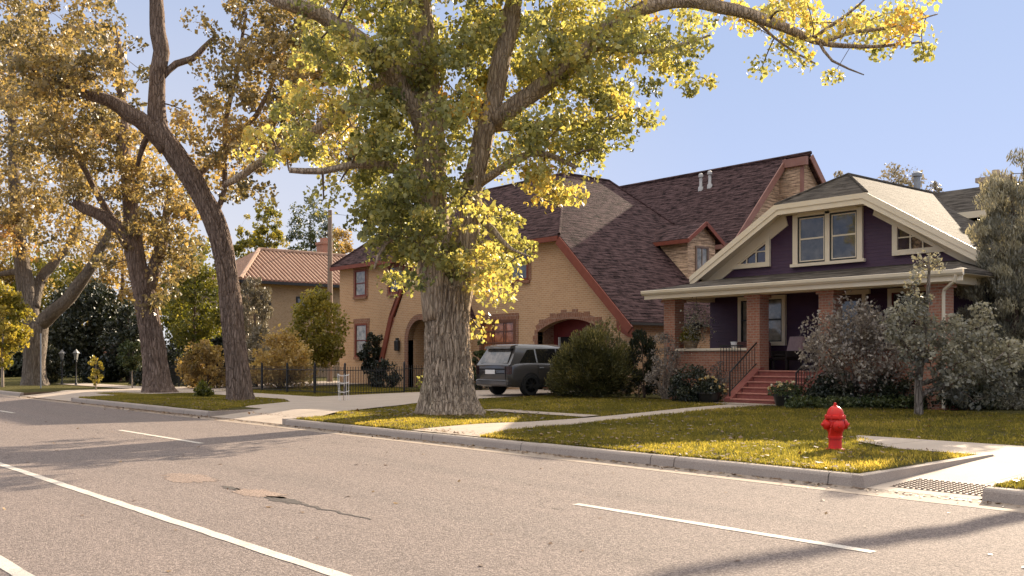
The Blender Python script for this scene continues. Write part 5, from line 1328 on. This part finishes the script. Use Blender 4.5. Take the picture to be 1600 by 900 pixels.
bp('autumn_shrub', 398, 500, 34, 47.5, 'pale tan shrub behind the iron fence right of the leaning trunk', 'shrub', M['leaf_pale'], 4000, .13, (.3, .9), stems=12, shape='dome', lumps=50)
bp('autumn_shrub', 320, 522, 42, 46.5, 'orange-green shrub between the two big trunks', 'shrub', M['leaf_orange'], 5000, .13, (.0, .6), stems=14, shape='dome', lumps=60)
bp('spruce_tree', 398, 418, 30, 58, 'pale silvery spruce in front of the tile roof', 'tree', M['leaf_pale'], 8000, .16, (.1, .7), 'twig', shape='column', width=.25, lumps=110, axis='out', jit=.5, trunk=.12)
bp('garden_tree', 306, 392, 58, 52, 'yellow-green garden tree between the two big trunks', 'tree', M['leaf_yellow'], 8000, .16, (.0, .5), 'twig', shape='round', lumps=100, trunk=.12, base_gap=.15)
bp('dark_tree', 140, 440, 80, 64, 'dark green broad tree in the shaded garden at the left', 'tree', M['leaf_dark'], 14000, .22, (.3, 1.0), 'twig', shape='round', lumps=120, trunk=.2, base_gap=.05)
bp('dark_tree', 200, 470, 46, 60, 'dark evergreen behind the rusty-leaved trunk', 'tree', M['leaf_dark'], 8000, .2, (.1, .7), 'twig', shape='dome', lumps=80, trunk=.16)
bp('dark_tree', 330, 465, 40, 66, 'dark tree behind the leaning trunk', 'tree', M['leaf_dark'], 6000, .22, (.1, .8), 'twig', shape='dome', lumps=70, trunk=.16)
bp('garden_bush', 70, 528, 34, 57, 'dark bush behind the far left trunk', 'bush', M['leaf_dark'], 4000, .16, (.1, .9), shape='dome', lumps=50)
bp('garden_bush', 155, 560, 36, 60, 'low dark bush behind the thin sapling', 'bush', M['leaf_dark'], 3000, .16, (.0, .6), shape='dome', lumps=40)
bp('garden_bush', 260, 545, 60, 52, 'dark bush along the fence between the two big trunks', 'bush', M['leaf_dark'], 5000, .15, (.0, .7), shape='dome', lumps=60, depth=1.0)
bp('yellow_tree', 4, 436, 44, 50, 'bright yellow-leaved young tree at the left edge', 'tree', M['leaf_yellow'], 7000, .17, (.5, 1.0), 'pale_twig', shape='round', lumps=90, trunk=.08, base_gap=.15)
bp('yellow_sapling', 150, 552, 12, 44.5, 'thin sunlit sapling with pale yellow leaves on the grass strip', 'sapling', M['leaf_yellow'], 420, .11, (.6, 1.0), 'pale_twig', shape='column', lumps=26, trunk=.03, base_gap=.1, open_=1)
bp('green_sapling', 207, 528, 22, 48, 'young grey-green tree left of the gnarled trunk', 'sapling', M['leaf_green'], 2600, .12, (.4, 1.0), 'pale_twig', shape='round', lumps=50, trunk=.04, base_gap=.3)
bp('grass_strip_bush', 320, 588, 18, 37.5, 'small green weedy bush between the two big trunks', 'bush', M['leaf_yellow'], 700, .1, (.0, .4), shape='dome', lumps=24)
bp('drive_shrub', 750, 528, 16, 43, 'green shrub between the big trunk and the SUV', 'shrub', M['leaf_green'], 2500, .1, (.4, 1.0), shape='dome', lumps=30)
# far background
FB = 'trees beyond the tile-roofed house'
bp('poplar_tree', 418, 322, 26, 112, 'slim yellow-green poplar beyond the tile roof', 'tree', M['leaf_yellow'], 7000, .28, (.2, .8), 'twig', shape='column', lumps=110, trunk=.2, group=FB, base_gap=.45, fill=1.1, open_=1)
bp('poplar_tree', 386, 345, 22, 115, 'shorter yellow poplar left of the slim one beyond the tile roof', 'tree', M['leaf_yellow'], 6000, .28, (.2, .8), 'twig', shape='column', lumps=90, trunk=.2, group=FB, base_gap=.45, fill=1.1, open_=1)
bp('pine_tree', 484, 314, 42, 105, 'open-crowned dark pine beyond the tile roof', 'tree', M['leaf_green'], 8000, .3, (.4, 1.0), 'twig', shape='dome', width=.4, lumps=120, trunk=.22, group=FB, base_gap=.45, open_=1, fill=1.05, depth=2.2)
bp('autumn_tree', 535, 352, 36, 118, 'bare tan tree right of the utility pole', 'tree', M['leaf_orange'], 5000, .28, (.1, .6), 'twig', shape='round', lumps=60, trunk=.18, group=FB, base_gap=.5, open_=1)
FT = 'autumn trees closing the view at the left'
for (px, top, hw, d, mt, ti, lab) in [(60, 360, 90, 95, 'leaf_yellow', (.3, .9), 'broad yellow tree seen between the stems of the far left cottonwood'), (190, 330, 80, 100, 'leaf_orange', (.2, .8), 'golden tree seen beyond the gnarled cottonwood'), (300, 350, 60, 92, 'leaf_yellow', (.1, .7), 'olive tree seen behind the leaning trunk'), (-60, 330, 90, 90, 'leaf_orange', (.1, .6), 'brown tree cut by the left edge far behind'), (-20, 470, 70, 80, 'leaf_green', (.2, .8), 'green tree low behind the yellow tree at the left edge')]:
    bp('autumn_tree', px, top, hw, d, lab, 'tree', M[mt], 9000, .34, ti, 'twig', shape='round', lumps=110, trunk=.3, base_gap=.02, group=FT)

# ================================================================== GRASS AND LITTER
def scatter(n, x0, x1, y0, y1, dens=None):
    out = []
    while len(out) < n:
        x = RNG.uniform(x0, x1); y = y0+(y1-y0)*RNG.random()**1.35
        fz = -.764*-x*-1 if False else (.764*-x+.645*y); u = (.645*x+.764*y)/fz*F
        if not -860 < u < 1350 or fz < 5: continue
        if paths_at(x, y): continue
        if mnoise.noise(Vector((x*.8, y*.8, 9)))+.6*mnoise.noise(Vector((x*3, y*3, 2))) > .42 and RNG.random() < .75: continue
        out.append((x, y))
    return np.array(out)
xy = scatter(350000, -42, 3, 11.32, 24.5)
zz = np.array([LZ(x, y) for x, y in xy])
pn = np.array([mnoise.noise(Vector((x*.5, y*.5, 0)))*.35+mnoise.noise(Vector((x*2.1, y*2.1, 4)))*.25 for x, y in xy])
size = np.where(xy[:, 1] < 17, .062, .075)*(1+.25*pn)
c = np.column_stack([xy, zz+size*.42])
o = leaf_mesh('grass', c, size, .42+pn*.8+RNG.normal(0, .17, len(xy)), M['grass'], None, width=.16, axis=np.tile([[0, 0, 1.0]], (len(xy), 1)), jit=.42)
tag(o, 'short autumn grass of the lawns and kerb strips', 'grass', None, 'stuff')
# dry leaves in the gutter, on the lawns and on the asphalt
lp = []
for _ in range(2200): lp.append((-4-41*RNG.random()**.8, 11.14-abs(RNG.normal(0, .13)), .018, .05))
for _ in range(300): lp.append((-30+RNG.normal(0, 3), 11.1-abs(RNG.normal(0, .25)), .02, .08))
for x, y in scatter(1500, -34, -3, 11.4, 24): lp.append((x, y, LZ(x, y)+.06, .075))
for _ in range(260):
    a = RNG.uniform(0, 6.28); r = RNG.uniform(.7, 2.6); x, y = -20.6+r*math.cos(a), 15.3+r*math.sin(a); lp.append((x, y, LZ(x, y)+.05, .09))
for _ in range(160): lp.append((RNG.uniform(-28, -3), RNG.uniform(2.5, 10.9), .012, .05))
for _ in range(900):
    x = RNG.uniform(-38, -6.8); y = 11.33+abs(RNG.normal(0, .2)); lp.append((x, y, LZ(x, y)+.04, .055))
lp = np.array(lp)
o = leaf_mesh('fallen_leaves', lp[:, :3], lp[:, 3], RNG.random(len(lp))*.75, M['litter'], None, flat=True)
tag(o, 'dry fallen leaves along the gutter and over the grass', 'fallen leaves', None, 'stuff')
blob = MB(); n = 28; pts = []
for k in range(n):
    a = 2*math.pi*k/n; r = 1.25*(1+.3*mnoise.noise(Vector((math.cos(a)*1.5, math.sin(a)*1.5, 2)))); x, y = -20.9+r*1.2*math.cos(a), 14.7+r*1.15*math.sin(a); pts.append((x, y, LZ(x, y)+.012))
blob.poly(pts); tag(blob.build('bare_soil', M['dirt']), kind='structure')

# ================================================================== LIGHT, SKY, CAMERA
AZ = math.radians(17); EL = math.radians(21.5)                  # sun behind the houses, a little to the left of square
sdir = Vector((-math.sin(AZ)*math.cos(EL), math.cos(AZ)*math.cos(EL), math.sin(EL)))
ld = bpy.data.lights.new('sun', 'SUN'); ld.energy = 4.1; ld.angle = math.radians(.5); ld.color = (1, .83, .62)
lo = bpy.data.objects.new('sun', ld); link(lo); lo.rotation_euler = sdir.to_track_quat('Z', 'Y').to_euler(); lo.location = (0, 0, 40)
w = bpy.data.worlds.new('World'); scn.world = w; w.use_nodes = True; nt = w.node_tree; nt.nodes.clear()
sky = nt.nodes.new('ShaderNodeTexSky'); sky.sky_type = 'NISHITA'; sky.sun_disc = False; sky.sun_elevation = EL; sky.sun_rotation = -AZ
sky.air_density = 1.0; sky.dust_density = .3; sky.ozone_density = 2.0; sky.altitude = 1900
bgn = nt.nodes.new('ShaderNodeBackground'); out = nt.nodes.new('ShaderNodeOutputWorld')
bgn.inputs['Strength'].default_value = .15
# clear autumn sky: the sky texture's brightness, evened out, over a periwinkle gradient; the unseen upper sky is whitened to add fill light
tc = nt.nodes.new('ShaderNodeTexCoord'); sx = nt.nodes.new('ShaderNodeSeparateXYZ'); nt.links.new(tc.outputs['Generated'], sx.inputs[0])
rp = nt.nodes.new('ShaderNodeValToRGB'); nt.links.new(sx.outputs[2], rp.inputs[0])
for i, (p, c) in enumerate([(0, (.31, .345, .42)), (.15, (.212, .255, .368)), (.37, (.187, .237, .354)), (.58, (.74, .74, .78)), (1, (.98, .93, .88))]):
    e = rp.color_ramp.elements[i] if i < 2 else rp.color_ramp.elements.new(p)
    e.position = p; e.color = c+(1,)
bw = nt.nodes.new('ShaderNodeRGBToBW'); nt.links.new(sky.outputs[0], bw.inputs[0])
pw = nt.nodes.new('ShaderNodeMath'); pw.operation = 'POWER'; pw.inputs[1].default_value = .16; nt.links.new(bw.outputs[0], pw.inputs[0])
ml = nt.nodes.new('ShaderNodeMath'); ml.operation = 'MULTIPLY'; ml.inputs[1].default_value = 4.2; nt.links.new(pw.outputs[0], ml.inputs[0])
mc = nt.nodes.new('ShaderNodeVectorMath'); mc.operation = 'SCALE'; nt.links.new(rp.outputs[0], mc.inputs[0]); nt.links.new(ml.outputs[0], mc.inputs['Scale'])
# pale glow low towards the left (away from the sun's side the air is milky over the trees)
dt = nt.nodes.new('ShaderNodeVectorMath'); dt.operation = 'DOT_PRODUCT'; nt.links.new(tc.outputs['Generated'], dt.inputs[0]); dt.inputs[1].default_value = (-.985, .17, 0)
gl = nt.nodes.new('ShaderNodeMapRange'); gl.inputs[1].default_value = .72; gl.inputs[2].default_value = 1.0; nt.links.new(dt.outputs['Value'], gl.inputs[0])
lw = nt.nodes.new('ShaderNodeMapRange'); lw.inputs[1].default_value = .42; lw.inputs[2].default_value = .02; nt.links.new(sx.outputs[2], lw.inputs[0])
gm = nt.nodes.new('ShaderNodeMath'); gm.operation = 'MULTIPLY'; nt.links.new(gl.outputs[0], gm.inputs[0]); nt.links.new(lw.outputs[0], gm.inputs[1])
mg = nt.nodes.new('ShaderNodeMix'); mg.data_type = 'RGBA'; mg.inputs[7].default_value = (1.75, 1.72, 1.75, 1)
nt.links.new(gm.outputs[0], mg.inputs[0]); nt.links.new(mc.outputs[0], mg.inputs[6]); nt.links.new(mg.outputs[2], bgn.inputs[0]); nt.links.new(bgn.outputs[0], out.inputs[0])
cd = bpy.data.cameras.new('camera'); co = bpy.data.objects.new('camera', cd); link(co)
cd.sensor_width = 36; cd.lens = 36*F/1600; cd.shift_y = (HY-450)/1600; cd.clip_end = 4000; cd.clip_start = .1
co.location = CAM; co.rotation_euler = (math.pi/2, 0, math.atan2(-FW.x, FW.y))
scn.camera = co
scn.view_settings.view_transform = 'Standard'; scn.view_settings.look = 'None'; scn.view_settings.gamma = 1; scn.view_settings.exposure = 1.66
scn.view_settings.use_curve_mapping = False
scn.cycles.max_bounces = 6; scn.cycles.diffuse_bounces = 3; scn.cycles.glossy_bounces = 3; scn.cycles.transmission_bounces = 3
scn.cycles.use_denoising = True
